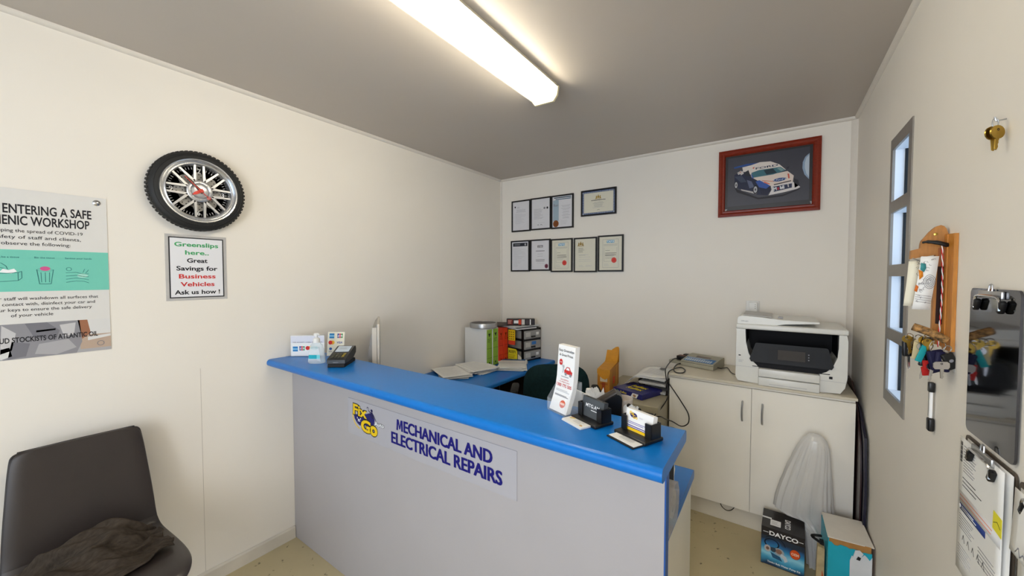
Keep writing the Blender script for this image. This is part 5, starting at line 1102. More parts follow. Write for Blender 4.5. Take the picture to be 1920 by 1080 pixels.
# printer
pr = thing('printer', 'white office printer with black front on the storage cabinet', 'printer', (2.265, -.25, BZ))
PF = frame(0, -.435, 0, (1, 0, 0), (0, 0, 1), (0, -1, 0))
lp_ = [(2.022, BZ + .028), (2.034, BZ + .004), (2.118, BZ), (2.134, BZ), (2.134, .958), (2.108, .985), (2.085, 1.03), (2.072, 1.09), (2.068, 1.150), (2.068, 1.168), (2.024, 1.168)]
rp_ = [(2.506, BZ + .035), (2.488, BZ + .004), (2.42, BZ), (2.404, BZ), (2.404, .958), (2.432, .972), (2.456, 1.0), (2.474, 1.05), (2.478, 1.10), (2.478, 1.168), (2.508, 1.168), (2.514, 1.14), (2.514, .95)]
PW = mat('printer_white', '#e4e3dd', .32, var=.01)
mb = MB(PF); mb.prism(lp_, -.385, 0, PW).prism(rp_, -.385, 0, PW); mb.box(2.06, 2.485, .96, 1.166, -.385, -.25, PW).box(2.134, 2.404, BZ + .001, .955, -.385, -.02, PW)
mb.rect(2.036, 2.047, 1.012, 1.018, INKB, .0008).rect(2.442, 2.456, .937, .95, INKB, .0008).greek(2.036, 2.062, .975, .99, 3, LGREY, w=.0008).rect(2.022, 2.134, .952, .9535, LGREY, .0008).rect(2.404, 2.512, .9245, .926, LGREY, .0008)
mb.build('body', pr, angle=50)
GB = mat('piano_black', '#08090f', .55, spec=.2, var=.05)
MB(PF).box(2.07, 2.476, .962, 1.164, -.249, -.24, GB).box(2.0685, 2.073, .99, 1.164, -.24, -.01, GB).box(2.473, 2.4775, .99, 1.164, -.24, -.01, GB).box(2.09, 2.46, .957, .961, -.24, -.01, GB).build('output_recess', pr)
cpm = [(2.098, .985), (2.452, .985), (2.460, 1.0), (2.438, 1.088), (2.432, 1.093), (2.122, 1.093), (2.116, 1.088), (2.090, 1.0)]
mb = MB(PF @ Matrix.Translation((0, .962, 0)) @ Matrix.Rotation(-.16, 4, 'X') @ Matrix.Translation((0, -.962, 0))); mb.prism(cpm, -.03, .012, mat('panel_black', '#15171b', .45, var=.05, spec=.25)); mb.prism([(2.105, .958), (2.445, .958), (2.452, .985), (2.098, .985)], -.03, .0, GB); cp_ = mb.build('control_panel', pr)
M = mb.M; mb = MB(M); mb.rect(2.18, 2.385, 1.0, 1.073, ink('#131417', .5), .0126); cpz = .0132; mb.build('touch_strip', cp_)
mb = MB(M); mb.rect(2.222, 2.342, 1.010, 1.063, mat('printer_screen', '#3f3b38', .5, var=.02, spec=.2), cpz)
for k in range(3): mb.ell(2.357, 1.022 + k * .014, .003, .003, GREY, cpz)
mb.build('screen', cp_)
MB(PF).rbox(2.1355, 2.4025, .912, .955, -.03, .034, .004, PW, 2).build('output_tray', pr)
mb = MB(PF); mb.rbox(2.1355, 2.4025, BZ + .0005, .908, -.03, .040, .004, PW, 2); mb.rect(2.185, 2.35, BZ + .013, BZ + .0155, LGREY, .0404); mb.build('paper_tray', pr)
mb = MB(PF); mb.rbox(2.020, 2.516, 1.1685, 1.197, -.388, .006, .008, PW, 3); mb.build('scanner_lid', pr)
mb = MB(PF); mb.prism([(2.026, 1.197), (2.21, 1.1965), (2.25, 1.205), (2.40, 1.218), (2.40, 1.226), (2.24, 1.228), (2.14, 1.238), (2.05, 1.243), (2.034, 1.238), (2.026, 1.225)], -.36, -.02, PW)
mb.prism([(2.05, 1.244), (2.19, 1.236), (2.19, 1.240), (2.05, 1.248)], -.34, -.05, mat('feeder_grey', '#b9b7b3', .4)); mb.text('OfficeJet', 2.062, 1.209, .007, GREY, w=-.0192); mb.build('document_feeder', pr)
mb = MB(PF); mb.rbox(2.22, 2.244, 1.2285, 1.238, -.14, -.10, .003, LGREY, 1); mb.build('paper_guide', pr)
# bench-top scanner / code reader with blue keypad
er = thing('code_reader', 'grey diagnostic unit with blue keypad on the white cabinet', 'electronic device', (1.78, -.14, BZ))
ea = -.275
M = frame(1.682, -.205, BZ, (math.cos(ea), math.sin(ea), 0), (-math.sin(ea), math.cos(ea), 0), (0, 0, 1))
EGR = mat('device_grey', '#a09c8a', .45, var=.03)
sidep = frame(0, 0, 0, (0, 1, 0), (0, 0, 1), (1, 0, 0))
mb = MB(M); mb.prism([(0, .002), (.17, .002), (.172, .055), (.165, .062), (.12, .060), (.004, .036), (0, .03)], 0, .212, EGR, sidep); mb.prism([(-.0005, .026), (.0, .026), (.0, .028), (-.0005, .028)], .002, .21, INKB, sidep); mb.build('housing', er)
TS = M @ frame(0, .004, .0365, (1, 0, 0), (0, math.cos(.2033), math.sin(.2033)), (0, -math.sin(.2033), math.cos(.2033)))
mb = MB(TS); mb.box(.012, .200, .008, .075, 0, .001, ink('#4a78ab')); mb.greek(.02, .19, .056, .070, 2, INKW, w=.0014, t=.003)
for k in range(12): mb.rbox(.018 + k * .0145, .028 + k * .0145, .014, .046, .001, .0035, .0008, ink('#c4cfd8'), 1)
mb.build('keypad', er)
MB(TS).box(.06, .155, .086, .112, 0, .001, mat('device_display', '#6b5f58', .15)).build('display', er)
mb = MB(M); mb.box(-.09, -.001, .01, .10, .002, .022, EGR); mb.build('side_tray', er)
tag(MB(M).rbox(-.055, -.004, .045, .095, .0225, .052, .004, BLACK, 2).rbox(-.035, .0, .10, .14, .03, .058, .004, BLACK, 2).box(-.05, -.008, .05, .09, .0522, .0526, ink('#6d4a44')).build('power_adapter'), 'black power adapter plugs beside the grey diagnostic unit', 'adapter')
cable = [(1.662, -.150, .898), (1.632, -.20, .895), (1.628, -.33, .885), (1.640, -.46, .878), (1.648, -.488, .85), (1.655, -.492, .81), (1.645, -.55, .76), (1.662, -.56, .70), (1.668, -.60, .65), (1.650, -.72, .66), (1.640, -.74, .655)]
mb = MB(); mb.tube(cable[:6] + [(1.664, -.500, .77), (1.668, -.52, .72), (1.655, -.60, .68), (1.635, -.72, .655)], .0034, BLACK, 7, 5)
mb.tube([(1.68, -.202, .873), (1.662, -.24, .869), (1.668, -.36, .8665), (1.70, -.45, .8665), (1.737, -.44, .8665), (1.738, -.36, .8668), (1.70, -.30, .868), (1.672, -.38, .870), (1.662, -.468, .868), (1.660, -.486, .84), (1.668, -.488, .80), (1.700, -.487, .755), (1.745, -.486, .69), (1.781, -.486, .63), (1.784, -.486, .58), (1.764, -.486, .553), (1.735, -.486, .545), (1.690, -.492, .565), (1.674, -.60, .61), (1.668, -.70, .655), (1.635, -.725, .652)], .0034, BLACK, 7, 5)
mb.build('power_cord', er)
MB().tube([(1.905, -.215, .878), (1.925, -.215, .874), (1.935, -.16, .868), (1.955, -.13, .866), (1.985, -.25, .866), (2.012, -.30, .866), (2.019, -.31, .867)], .0026, BLACK, 6, 4).build('data_cord', er)
# boards leaning in the gap by the right wall
mb = MB(frame(2.556, 0, 0, (0, 1, 0), (0, 0, 1), (1, 0, 0)))
out = [(-.10, .001), (-.10, .90), (-.24, .895), (-.33, .85), (-.43, .78), (-.52, .66), (-.555, .50), (-.55, .30), (-.53, .12), (-.52, .001)]
mb.prism(out, 0.0, .006, mat('dark_maroon_board', '#2a1216', .35, var=.2)); mb.build
tag(mb.build('leaning_board'), 'dark maroon curved board in the gap beside white cabinet', 'board', 'boards leaning beside the cabinet')
mb = MB(frame(2.565, 0, 0, (0, 1, 0), (0, 0, 1), (1, 0, 0))); mb.prism([(-.12, .001), (-.12, .82), (-.40, .80), (-.56, .70), (-.60, .45), (-.58, .2), (-.56, .001)], 0, .010, mat('dark_navy_board', '#15142a', .4, var=.1))
tag(mb.build('leaning_board'), 'dark navy board against the right wall behind the maroon one', 'board', 'boards leaning beside the cabinet')

# ================================================================== on the floor by the cabinet
def dayco_front():
    m = bpy.data.materials.new('carton_print'); m.use_nodes = True; nt = m.node_tree; b = nt.nodes['Principled BSDF']
    tc = nt.nodes.new('ShaderNodeTexCoord'); sx = nt.nodes.new('ShaderNodeSeparateXYZ'); nz = nt.nodes.new('ShaderNodeTexNoise'); nz.inputs['Scale'].default_value = 14
    ad = nt.nodes.new('ShaderNodeMath'); ad.operation = 'MULTIPLY_ADD'; ad.inputs[1].default_value = .05
    r = nt.nodes.new('ShaderNodeValToRGB'); e = r.color_ramp.elements
    e[0].position = .03; e[0].color = hexc('#0d2f50'); e[1].position = .155; e[1].color = hexc('#0a2238')
    for p, c in ((.06, '#3a9bc4'), (.085, '#8fd0e4'), (.115, '#2d8fc0'), (.14, '#155a90')): k = e.new(p); k.color = hexc(c)
    nt.links.new(tc.outputs['Object'], sx.inputs[0]); nt.links.new(tc.outputs['Object'], nz.inputs['Vector']); nt.links.new(nz.outputs[0], ad.inputs[0]); nt.links.new(sx.outputs['Z'], ad.inputs[2])
    nt.links.new(ad.outputs[0], r.inputs[0]); nt.links.new(r.outputs[0], b.inputs['Base Color']); b.inputs['Roughness'].default_value = .3
    return m
db = thing('parts_carton', 'black and blue printed belt kit carton on the floor', 'carton', (2.255, -.6, 0))
BH = .192; M = frame(2.168, -.684, .001, (.998, -.03, 0), (0, 0, 1), (-.03, -.998, 0)); bw = .178; bd = .182
KB = mat('carton_gloss_black', '#171112', .3, var=.1)
mb = MB(M); mb.box(0, bw, 0, BH, -bd, 0, KB); mb.build('box', db)
mb = MB(M); z = .0005
mb.rect(.001, bw - .001, .002, .148, dayco_front(), z)
mb.text('DAYCO', bw / 2 + .004, .157, .020, INKW, width=.118, bold=.03, w=z + .0003).rect(.008, .03, .166, .1685, INKW, z + .0003).rect(.155, .172, .166, .1685, INKW, z + .0003)
k1 = ink('#0d1a2a')
mb.ring(.045, .115, .026, .032, k1, z + .0006, 30, sy=.75).ring(.055, .108, .045, .048, k1, z + .0005, 30, .2, 2.4)
mb.ell(.028, .085, .014, .017, ink('#b9b2b0'), z + .0007).ell(.028, .085, .007, .008, ink('#7a5a4a'), z + .0009).ell(.075, .083, .022, .019, ink('#9aa4ac'), z + .0007).ell(.075, .085, .013, .012, ink('#8c6a5a'), z + .0009).ell(.052, .086, .012, .012, ink('#3a4650'), z + .0008)
mb.poly([(.085, .08), (.105, .07), (.112, .05), (.10, .04), (.094, .055), (.08, .065)], ink('#c5ced4'), z + .0008).poly([(.04, .07), (.08, .06), (.09, .04), (.05, .045)], ink('#29577a'), z + .0006)
mb.ell(.140, .098, .021, .024, ink('#5a2a16'), z + .0007).ell(.140, .098, .0195, .0225, ink('#d8541e'), z + .0008).text('OEM', .140, .092, .012, ink('#f0c8b0'), width=.03, bold=.03, w=z + .0011)
mb.text('Timing Belt Water Pump Kit', bw / 2 + .006, .014, .0085, INKW, width=.135, bold=.02, w=z + .0006)
mb.build('printed_front', db)
mb = MB(M @ frame(0, BH + .0005, 0, (1, 0, 0), (0, 0, -1), (0, 1, 0))); z = .0004
mb.rect(.012, .038, .10, .112, INKW, z) if False else None
mb.rect(.0, .040, .086, .100, INKW, z).rect(.036, .080, .030, .085, INKW, z).greek(.042, .074, .04, .075, 4, GREY, w=z + .0002)
mb.text('DAYCO', .098, .078, .022, INKW, width=.088, bold=.03, w=z, rot=PI / 2 + 3.14159 * 1 if False else -PI / 2, align='C')
mb.build('printed_top', db)
# plastic bag
def bag():
    m = bpy.data.materials.new('thin_film'); m.use_nodes = True; nt = m.node_tree
    for nd in list(nt.nodes): nt.nodes.remove(nd)
    out = nt.nodes.new('ShaderNodeOutputMaterial'); m1 = nt.nodes.new('ShaderNodeMixShader'); m2 = nt.nodes.new('ShaderNodeMixShader'); m3 = nt.nodes.new('ShaderNodeMixShader')
    tr = nt.nodes.new('ShaderNodeBsdfTransparent'); df = nt.nodes.new('ShaderNodeBsdfDiffuse'); tl = nt.nodes.new('ShaderNodeBsdfTranslucent'); gl = nt.nodes.new('ShaderNodeBsdfGlossy')
    nz = nt.nodes.new('ShaderNodeTexNoise'); nz.inputs['Scale'].default_value = 9; rp = nt.nodes.new('ShaderNodeValToRGB')
    tc = nt.nodes.new('ShaderNodeTexCoord'); nt.links.new(tc.outputs['Object'], nz.inputs['Vector']); nt.links.new(nz.outputs[0], rp.inputs[0])
    rp.color_ramp.elements[0].color = hexc('#f6f4f0'); rp.color_ramp.elements[1].color = hexc('#ffffff')
    nt.links.new(rp.outputs[0], df.inputs[0]); tl.inputs[0].default_value = hexc('#ffffff'); gl.inputs['Roughness'].default_value = .25
    m1.inputs[0].default_value = .45; m2.inputs[0].default_value = .06; m3.inputs[0].default_value = .82
    nt.links.new(df.outputs[0], m1.inputs[1]); nt.links.new(tl.outputs[0], m1.inputs[2])
    nt.links.new(m1.outputs[0], m2.inputs[1]); nt.links.new(gl.outputs[0], m2.inputs[2])
    nt.links.new(tr.outputs[0], m3.inputs[1]); nt.links.new(m2.outputs[0], m3.inputs[2]); nt.links.new(m3.outputs[0], out.inputs[0])
    rows = [(.002, 2.400, -.545, .040, .060), (.08, 2.398, -.540, .044, .055), (.17, 2.393, -.533, .052, .050), (.205, 2.365, -.515, .095, .050), (.235, 2.338, -.512, .122, .050), (.30, 2.341, -.515, .115, .052), (.38, 2.350, -.520, .104, .055), (.46, 2.361, -.525, .092, .056), (.54, 2.372, -.530, .078, .055), (.60, 2.380, -.535, .064, .052), (.64, 2.384, -.538, .048, .042), (.664, 2.384, -.54, .028, .026), (.672, 2.384, -.54, .004, .004)]
    n = 110; v = []; f = []; R_ = []
    for (a, b) in zip(rows, rows[1:]):
        for q in range(5): R_.append(tuple(a[i] + (b[i] - a[i]) * q / 5 for i in range(5)))
    R_.append(rows[-1])
    for z, cx, cy, rx, ry in R_:
        fall = max(0, 1 - (z / .66) ** 3)
        for i in range(n):
            t = 2 * PI * i / n
            k = 1 + fall * (.13 * noise.noise(Vector((math.cos(t) * 3.2, math.sin(t) * 3.2, z * 1.3))) + .22 * (abs(noise.noise(Vector((math.cos(t) * 7, math.sin(t) * 7, z * 1.0 + 4)))) * 2 - .5)) + .02 * noise.noise(Vector((t * 2, z * 30, 1)))
            x = cx + rx * k * math.cos(t); y = max(-.60, min(-.480, cy + ry * k * math.sin(t)))
            if z < .215 and x < 2.352: x = 2.352 + (x - 2.352) * .02
            v.append((x, y, z))
    for r in range(len(R_) - 1):
        for i in range(n): f.append((r * n + i, r * n + (i + 1) % n, (r + 1) * n + (i + 1) % n, (r + 1) * n + i))
    a = thing('plastic_bag', 'tall milky plastic bag draped upright against the white cabinet', 'bag', (2.38, -.54, 0))
    mb = MB(); mb.add(v, f, m); mb.build('film', a, angle=180)
    mb = MB(); mb.tube([(2.392, -.545, .004), (2.392, -.545, .40), (2.388, -.545, .60)], .007, mat('grey_stand', '#a9a6a3', .5), 10, 3); mb.build('contents', a)
bag()
# torn turquoise carton
tb = thing('torn_carton', 'torn turquoise wrapped carton with white board on top', 'carton', (2.5, -.67, 0))
M = frame(2.424, -.776, .001, (1, .04, 0), (0, 0, 1), (.04, -1, 0)); M = Matrix(M); tw, td_, th_ = .146, .205, .290
CARD = mat('brown_card', '#a9793f', .65, var=.1)
CY = mat('turquoise_print', '#17a5bd', .35, var=.06, scale=8, bump=.15, bscale=30)
MB(M).box(.002, tw - .002, 0, th_, -td_, -.002, CARD).build('inner_box', tb)
mb = MB(M); rj = random.Random(2)
def jag(u0, u1, base, n, amp): return [(u0 + (u1 - u0) * i / n, base + rj.uniform(-amp, amp)) for i in range(n + 1)]
front = [(0, 0), (tw, 0)] + [(u, v) for u, v in jag(0, tw, .262, 14, .006)][::-1]
mb.prism(front, -.001, .0015, CY)
lw = [(0, 0), (td_, 0)] + [(u, v) for u, v in jag(0, td_, .277, 12, .008)][::-1]
mb.prism(lw, -.0015, .0015, CY, frame(0, 0, 0, (0, 0, -1), (0, 1, 0), (1, 0, 0)))
mb.build('wrapping', tb)
mb = MB(M); WP = mat('torn_white', '#d6d8dc', .5, var=.06, scale=10, bump=.3, bscale=40)
mb.prism([(.074, 0), (tw + .001, 0)] + jag(.08, tw + .001, .240, 8, .012)[::-1] + [(.074, .21)], .0018, .003, WP)
mb.prism([(.082, .225), (.09, .262), (.105, .268), (.118, .255), (.108, .235), (.112, .222), (.095, .205)], .0032, .006, WP); mb.prism([(.094, .224), (.106, .222), (.110, .236), (.1, .240)], .0064, .0068, BLACKM); mb.build('torn_label', tb)
tag(MB(M @ Matrix.Translation((0, 0, 0))).prism([(-.004, .006), (tw + .008, -.004), (tw + .006, -td_ - .01), (-.001, -td_ - .004)], 0, .0035, mat('white_board', '#e0dad0', .5, var=.02), frame(0, th_ + .0008, 0, (1, 0, 0), (0, 0, 1), (0, -1, 0))).build('white_board'), 'white rectangular board lying on the torn turquoise carton', 'board')
tag(MB().tube([(2.405, -.69, .235), (2.385, -.70, .236), (2.372, -.69, .225), (2.375, -.68, .212), (2.395, -.69, .206), (2.412, -.70, .205)], .006, BLACKM, 8, 4).box(2.400, 2.4145, -.71, -.68, .001, .215, BLACKM).build('strap_handle'), 'black looped strap handle between bag and turquoise carton', 'strap')
mb = MB(frame(2.385, -.735, .001, (1, 0, 0), (0, 0, 1), (0, -1, 0))); mb.prism([(0, 0), (.030, 0), (.030, .20), (.004, .205)], -.03, 0, mat('tan_card', '#b9a47c', .7, var=.15)); mb.poly([(.018, 0), (.030, 0), (.030, .06), (.022, .10)], ink('#c2532c'), .0006)
tag(mb.build('cardboard_offcut'), 'tan cardboard offcut standing left of the turquoise carton', 'cardboard')

# ================================================================== right wall fittings
# key rack
kr = thing('key_rack', 'honey coloured wooden key rack with arched top beside window', 'key rack', (W, -1.5, 1.28))
MB(RWF(0.0005)).prism([(1.462, 1.284), (1.512, 1.279), (1.548, 1.279), (1.548, 1.582), (1.515, 1.583), (1.462, 1.586)], 0, .008, ORANGEWOOD).prism([(1.500, 1.280), (1.512, 1.279), (1.512, 1.582), (1.500, 1.583)], .0082, .011, ORANGEWOOD).build('back_board', kr)
AF = frame(0, -1.470, 0, (1, 0, 0), (0, 0, 1), (0, -1, 0))
arch = [(W - .001, 1.584), (2.5795, 1.588), (2.577, 1.599), (2.572, 1.607), (2.566, 1.610), (2.558, 1.607), (2.551, 1.600), (2.545, 1.592), (2.538, 1.580), (2.5315, 1.570), (2.5295, 1.562), (2.5285, 1.549), (2.511, 1.5435), (2.5105, 1.520), (2.552, 1.529), (2.558, 1.530), (2.5565, 1.42), (2.556, 1.29), (W - .001, 1.283)]
ORANGEWOOD_SHADED = mat('honey_wood_shaded', '#ad7434', .45, var=.14, scale=9, stretch=(22, 22, 3))  # same honey wood, coloured darker for the face turned away from the light
MB(AF).prism(arch, 0, .014, ORANGEWOOD_SHADED).build('arched_panel', kr)
MB(AF).prism([(2.5615, 1.344), (2.5805, 1.342), (2.5805, 1.498), (2.5625, 1.499)], .0142, .0146, mat('dark_slot_shade', '#2a120c', .8)).build('slot_shade', kr)  # thin dark sheet on the panel, painting the shade inside the opening
MB(AF).prism([(2.5625, 1.500), (2.5805, 1.499), (2.5805, 1.548), (2.5625, 1.548)], .0142, .020, mat('rust_block', '#9a5a2c', .5, var=.12)).build('block', kr)
MB(AF @ Matrix.Translation((2.557, 1.586, .014))).lathe([(.004, 0), (.004, .001), (0, .0018)], BRASS, 12).build('screw', kr)
for u, v in ((2.514, 1.523), (2.532, 1.527)):
    MB(AF).tube([(u, v, .010), (u + .006, v - .006, .03), (u + .012, v - .010, .045), (u + .018, v - .008, .048)], .0018, STEEL, 6, 3).build('hook', kr)
hd = thing('toggle_handle', 'black toggle handle with red and white cord on key rack', 'handle', (2.55, -1.51, 1.56))
MB(frame(0, -1.505, 0, (1, 0, 0), (0, 0, 1), (0, -1, 0))).tube([(2.528, 1.563, .0), (2.537, 1.5645, .004), (2.555, 1.561, .008), (2.570, 1.555, .006), (2.576, 1.5535, .0)], [.003, .0045, .0055, .006, .005], BLACK, 10, 4).build('grip', hd)
mb = MB()
for j, c in enumerate((INKR, INKW)):
    pts = []
    for i in range(90):
        z = 1.556 - i * .00305; a = i * .55 + j * PI
        pts.append((2.5625 + .0009 * math.cos(a) + .003 * math.sin(i * .04), -1.512 + .0009 * math.sin(a), z))
    mb.tube(pts, .0011, c, 5)
mb.build('cord', hd)
# drawings hung on the hooks
def hung(u0, u1, v0, v1, y, skew, label, draw, m, bend=.004):
    mb = MB(frame(0, y, 0, (1, 0, 0), (0, 0, 1), (0, -1, 0))); nv = 8; v = []; f = []
    for j in range(nv + 1):
        t = j / nv; vv = v1 + (v0 - v1) * t; s = -skew * t
        v += [(u0 + s, vv, bend * math.sin(t * 3)), (u1 + s, vv - .004 * 0, bend * math.sin(t * 3 + .4))]
    f = [(2 * j, 2 * j + 1, 2 * j + 3, 2 * j + 2) for j in range(nv)]
    mb.add(v, f, m); draw(mb)
    o = mb.build('drawing'); s = o.modifiers.new('t', 'SOLIDIFY'); s.thickness = .0004; s.offset = -1
    return tag(o, label, 'drawing', 'papers hung on the key rack')
hung(2.4995, 2.5215, 1.392, 1.513, -1.522, .008, 'narrow plain sheet hung on the key rack, left of the drawing', lambda mb: None, PAPERC)
def dr_(mb):
    z = .0052; k = ink('#55525a')
    mb.poly([(2.520, 1.508), (2.529, 1.505), (2.530, 1.494), (2.526, 1.483), (2.519, 1.490)], ink('#3f8f93'), z).poly([(2.516, 1.49), (2.524, 1.485), (2.525, 1.472), (2.518, 1.463)], ink('#e08a2c'), z).poly([(2.512, 1.45), (2.517, 1.445), (2.514, 1.43), (2.509, 1.434)], ink('#d9722c'), z)
    for r in (.020, .015, .010, .005): mb.ring(2.537, 1.458, r * .55 - .0005, r * .55, k, z, 20, sy=1.7)
    for i in range(34):
        a = random.uniform(2.514, 2.548); b = random.uniform(1.40, 1.518); t = random.uniform(0, 3.1); l = random.uniform(.003, .008)
        mb.ring(a, b, l * .5, l * .5 + .0006, k, z, 6, t, t + 2.5)
    for i in range(4): mb.bar2(2.511, 1.424 - i * .006, 2.541, 1.419 - i * .006, .0007, k, z)
hung(2.5205, 2.5535, 1.384, 1.525, -1.530, .014, 'colourful ink drawing sheet hung on the key rack hook', dr_, PAPER)
# keys
def key_geo(mb, L, m, head=.011, ln=.030, hm=None, sq=False):
    hm = hm or m
    if sq: mb.prism([(-head, -.004), (-head * .8, -.009), (head * .8, -.009), (head, -.004), (head, .006), (head * .7, .010), (-head * .7, .010), (-head, .006)], -.0012, .0012, hm, L)
    else:
        n = 18; mb.prism([(head * math.cos(2 * PI * i / n), head * .95 * math.sin(2 * PI * i / n)) for i in range(n)], -.0012, .0012, hm, L)
    mb.prism([(-.0042, -.006), (.0042, -.006), (.0042, -.010 - ln * .2), (.003, -.010 - ln * .25), (.0035, -.010 - ln * .45), (.0022, -.010 - ln * .55), (.0034, -.010 - ln * .75), (.001, -.010 - ln), (-.0028, -.010 - ln * .93), (-.0032, -.008)], -.0009, .0009, m, L)
    mb.ring(0, .005, .0012, .0026, BLACKM, .0014, 10, L=L)
def bunch(name, label, items, x, y, z, ring=None, extra=None, group='key bunches on the rack'):
    a = thing(name, label, 'keys', (x, y, z), group)
    if ring:
        MB(yaw_frame(x, y, z, .5)).tube([(ring * math.cos(t), ring * math.sin(t), .001 * math.sin(3 * t)) for t in [2 * PI * i / 20 for i in range(20)]], .0011, CHROME, 6, closed=True).build('ring', a)
    for dx, dy, dz, rot, yaw, kind in items:
        L = yaw_frame(x + dx, y + dy, z + dz, yaw) @ Matrix.Rotation(rot, 4, 'Z'); mb = MB()
        if kind == 'silver': key_geo(mb, L, CHROME)
        elif kind == 'brass': key_geo(mb, L, BRASS)
        elif kind == 'square': key_geo(mb, L, CHROME, .0165, .024, mat('nickel_head', '#b9b3ae', .35, .5), True)
        elif kind == 'fob': mb.rbox(-.013, .013, -.035, .008, -.005, .005, .004, BLACK, 3, L); mb.prism([(-.003, -.034), (.003, -.034), (.002, -.066), (-.001, -.07), (-.003, -.06)], -.001, .001, CHROME, L); mb.ell(0, -.012, .005, .004, GREY, .0053, L=L)
        elif kind == 'navy': mb.rbox(-.017, .017, -.042, .010, -.006, .006, .005, ink('#171638'), 3, L)
        elif kind == 'teal': mb.rbox(-.007, .007, -.040, .006, -.002, .002, .0015, ink('#1f9aa0'), 2, L)
        elif kind == 'red': mb.rbox(-.007, .007, -.020, .004, -.003, .003, .002, ink('#b3201c'), 2, L)
        elif kind == 'tan': mb.rbox(-.009, .009, -.045, .006, -.0015, .0015, .001, ink('#c9b98f'), 2, L)
        mb.build({'silver': 'key', 'brass': 'key', 'square': 'key', 'fob': 'remote_fob', 'navy': 'remote_fob', 'teal': 'key_tag', 'red': 'key_tag', 'tan': 'key_tag'}[kind], a)
    if extra: extra(a)
KY = -1.535
bunch('key_bunch', 'brass and silver keys on the rack nearest the window', [(-.004, 0, -.006, .2, .2, 'brass'), (.004, .004, -.010, -.1, .3, 'silver'), (0, .01, -.02, .05, .3, 'fob')], 2.505, KY + .01, 1.308, .009)
bunch('key_bunch', 'keys with a tan paper tag below the key rack', [(0, 0, -.010, -.1, .3, 'tan'), (.006, -.004, -.02, .3, .3, 'silver')], 2.520, KY, 1.306, .010)
bunch('key_bunch', 'keys with a teal strap tag below the key rack', [(.0, -.006, -.012, -.35, .3, 'teal'), (.004, .0, -.05, .1, .3, 'red'), (.002, .006, -.02, .2, .2, 'brass')], 2.531, KY, 1.296, .010)
bunch('key_bunch', 'big ring holding square headed nickel key and navy fobs', [(.003, -.020, -.046, 0.05, .35, 'square'), (-.004, .0, -.020, .25, .3, 'navy'), (.010, -.004, -.022, -.12, .4, 'navy'), (.014, -.01, -.030, .5, .3, 'silver'), (-.008, .006, -.055, -.1, .3, 'silver')], 2.553, KY - .01, 1.290, .019)
bunch('key_bunch', 'dark fob cluster with red tag behind the big ring', [(0, 0, -.02, -.2, .2, 'fob'), (.008, .004, -.028, .3, .5, 'navy'), (-.006, -.002, -.058, .15, .3, 'red'), (.003, .006, -.03, .5, .3, 'brass')], 2.540, KY + .006, 1.286, .011)
bunch('key_bunch', 'brass keys tucked under the mottled strap', [(-.006, 0, -.008, .4, .3, 'brass'), (.004, .002, -.010, -.3, .3, 'silver'), (0, -.004, -.014, .1, .3, 'brass')], 2.535, KY - .004, 1.312, .008)
bunch('key_bunch', 'black remote fob with flip key hanging right of the big ring', [(0, 0, -.018, .45, .4, 'fob')], 2.568, KY - .02, 1.286, .009)
LEO = mat('mottled_strap', '#8f6a3c', .7, var=.95, scale=110)
tag(MB().tube([(2.508, KY - .005, 1.338), (2.528, KY - .012, 1.330), (2.548, KY - .016, 1.320), (2.566, KY - .014, 1.308)], .010, LEO, 10, 4).build('lanyard'), 'rolled mottled brown strap above the hanging keys', 'lanyard')
# pen-like tool hanging on the wall
bp_ = thing('hanging_brush', 'slim black and white brush tool hanging below the keys', 'tool', (W, -1.43, 1.1))
M = RWF(.008)
MB(M).rbox(1.4085, 1.4245, 1.142, 1.170, -.006, .006, .002, BLACK, 2).build('cap', bp_)
MB(M).rbox(1.4115, 1.4225, 1.066, 1.142, -.003, .003, .001, INKW, 1).rbox(1.4095, 1.4125, 1.07, 1.142, -.0035, .0035, .001, BLACK, 1).build('shaft', bp_)
MB(M).rbox(1.408, 1.430, 1.030, 1.068, -.007, .007, .005, BLACK, 3).build('grip', bp_)
# brass keys on a nail
gk = thing('brass_keys', 'pair of brass keys hanging on a nail high on the right wall', 'keys', (W, -1.77, 1.79))
MB(RWF(0)).tube([(1.768, 1.792, 0), (1.772, 1.790, .012), (1.776, 1.789, .016), (1.776, 1.797, .018)], .0016, STEEL, 6, 2).build('nail', gk)
for dx, r, dy in ((-.003, .10, 0), (.003, -.07, -.004)):
    L = yaw_frame(W - .018 + dx, -1.776 + dy, 1.765, .62) @ Matrix.Rotation(r, 4, 'Z'); mb = MB(); key_geo(mb, L, BRASS, .0145, .026); mb.build('key', gk)
MB(yaw_frame(W - .017, -1.776, 1.785, .4)).tube([(.005 * math.cos(t), .010 * math.sin(t), 0) for t in [2 * PI * i / 14 for i in range(14)]], .001, STEEL, 6, closed=True).build('ring', gk)
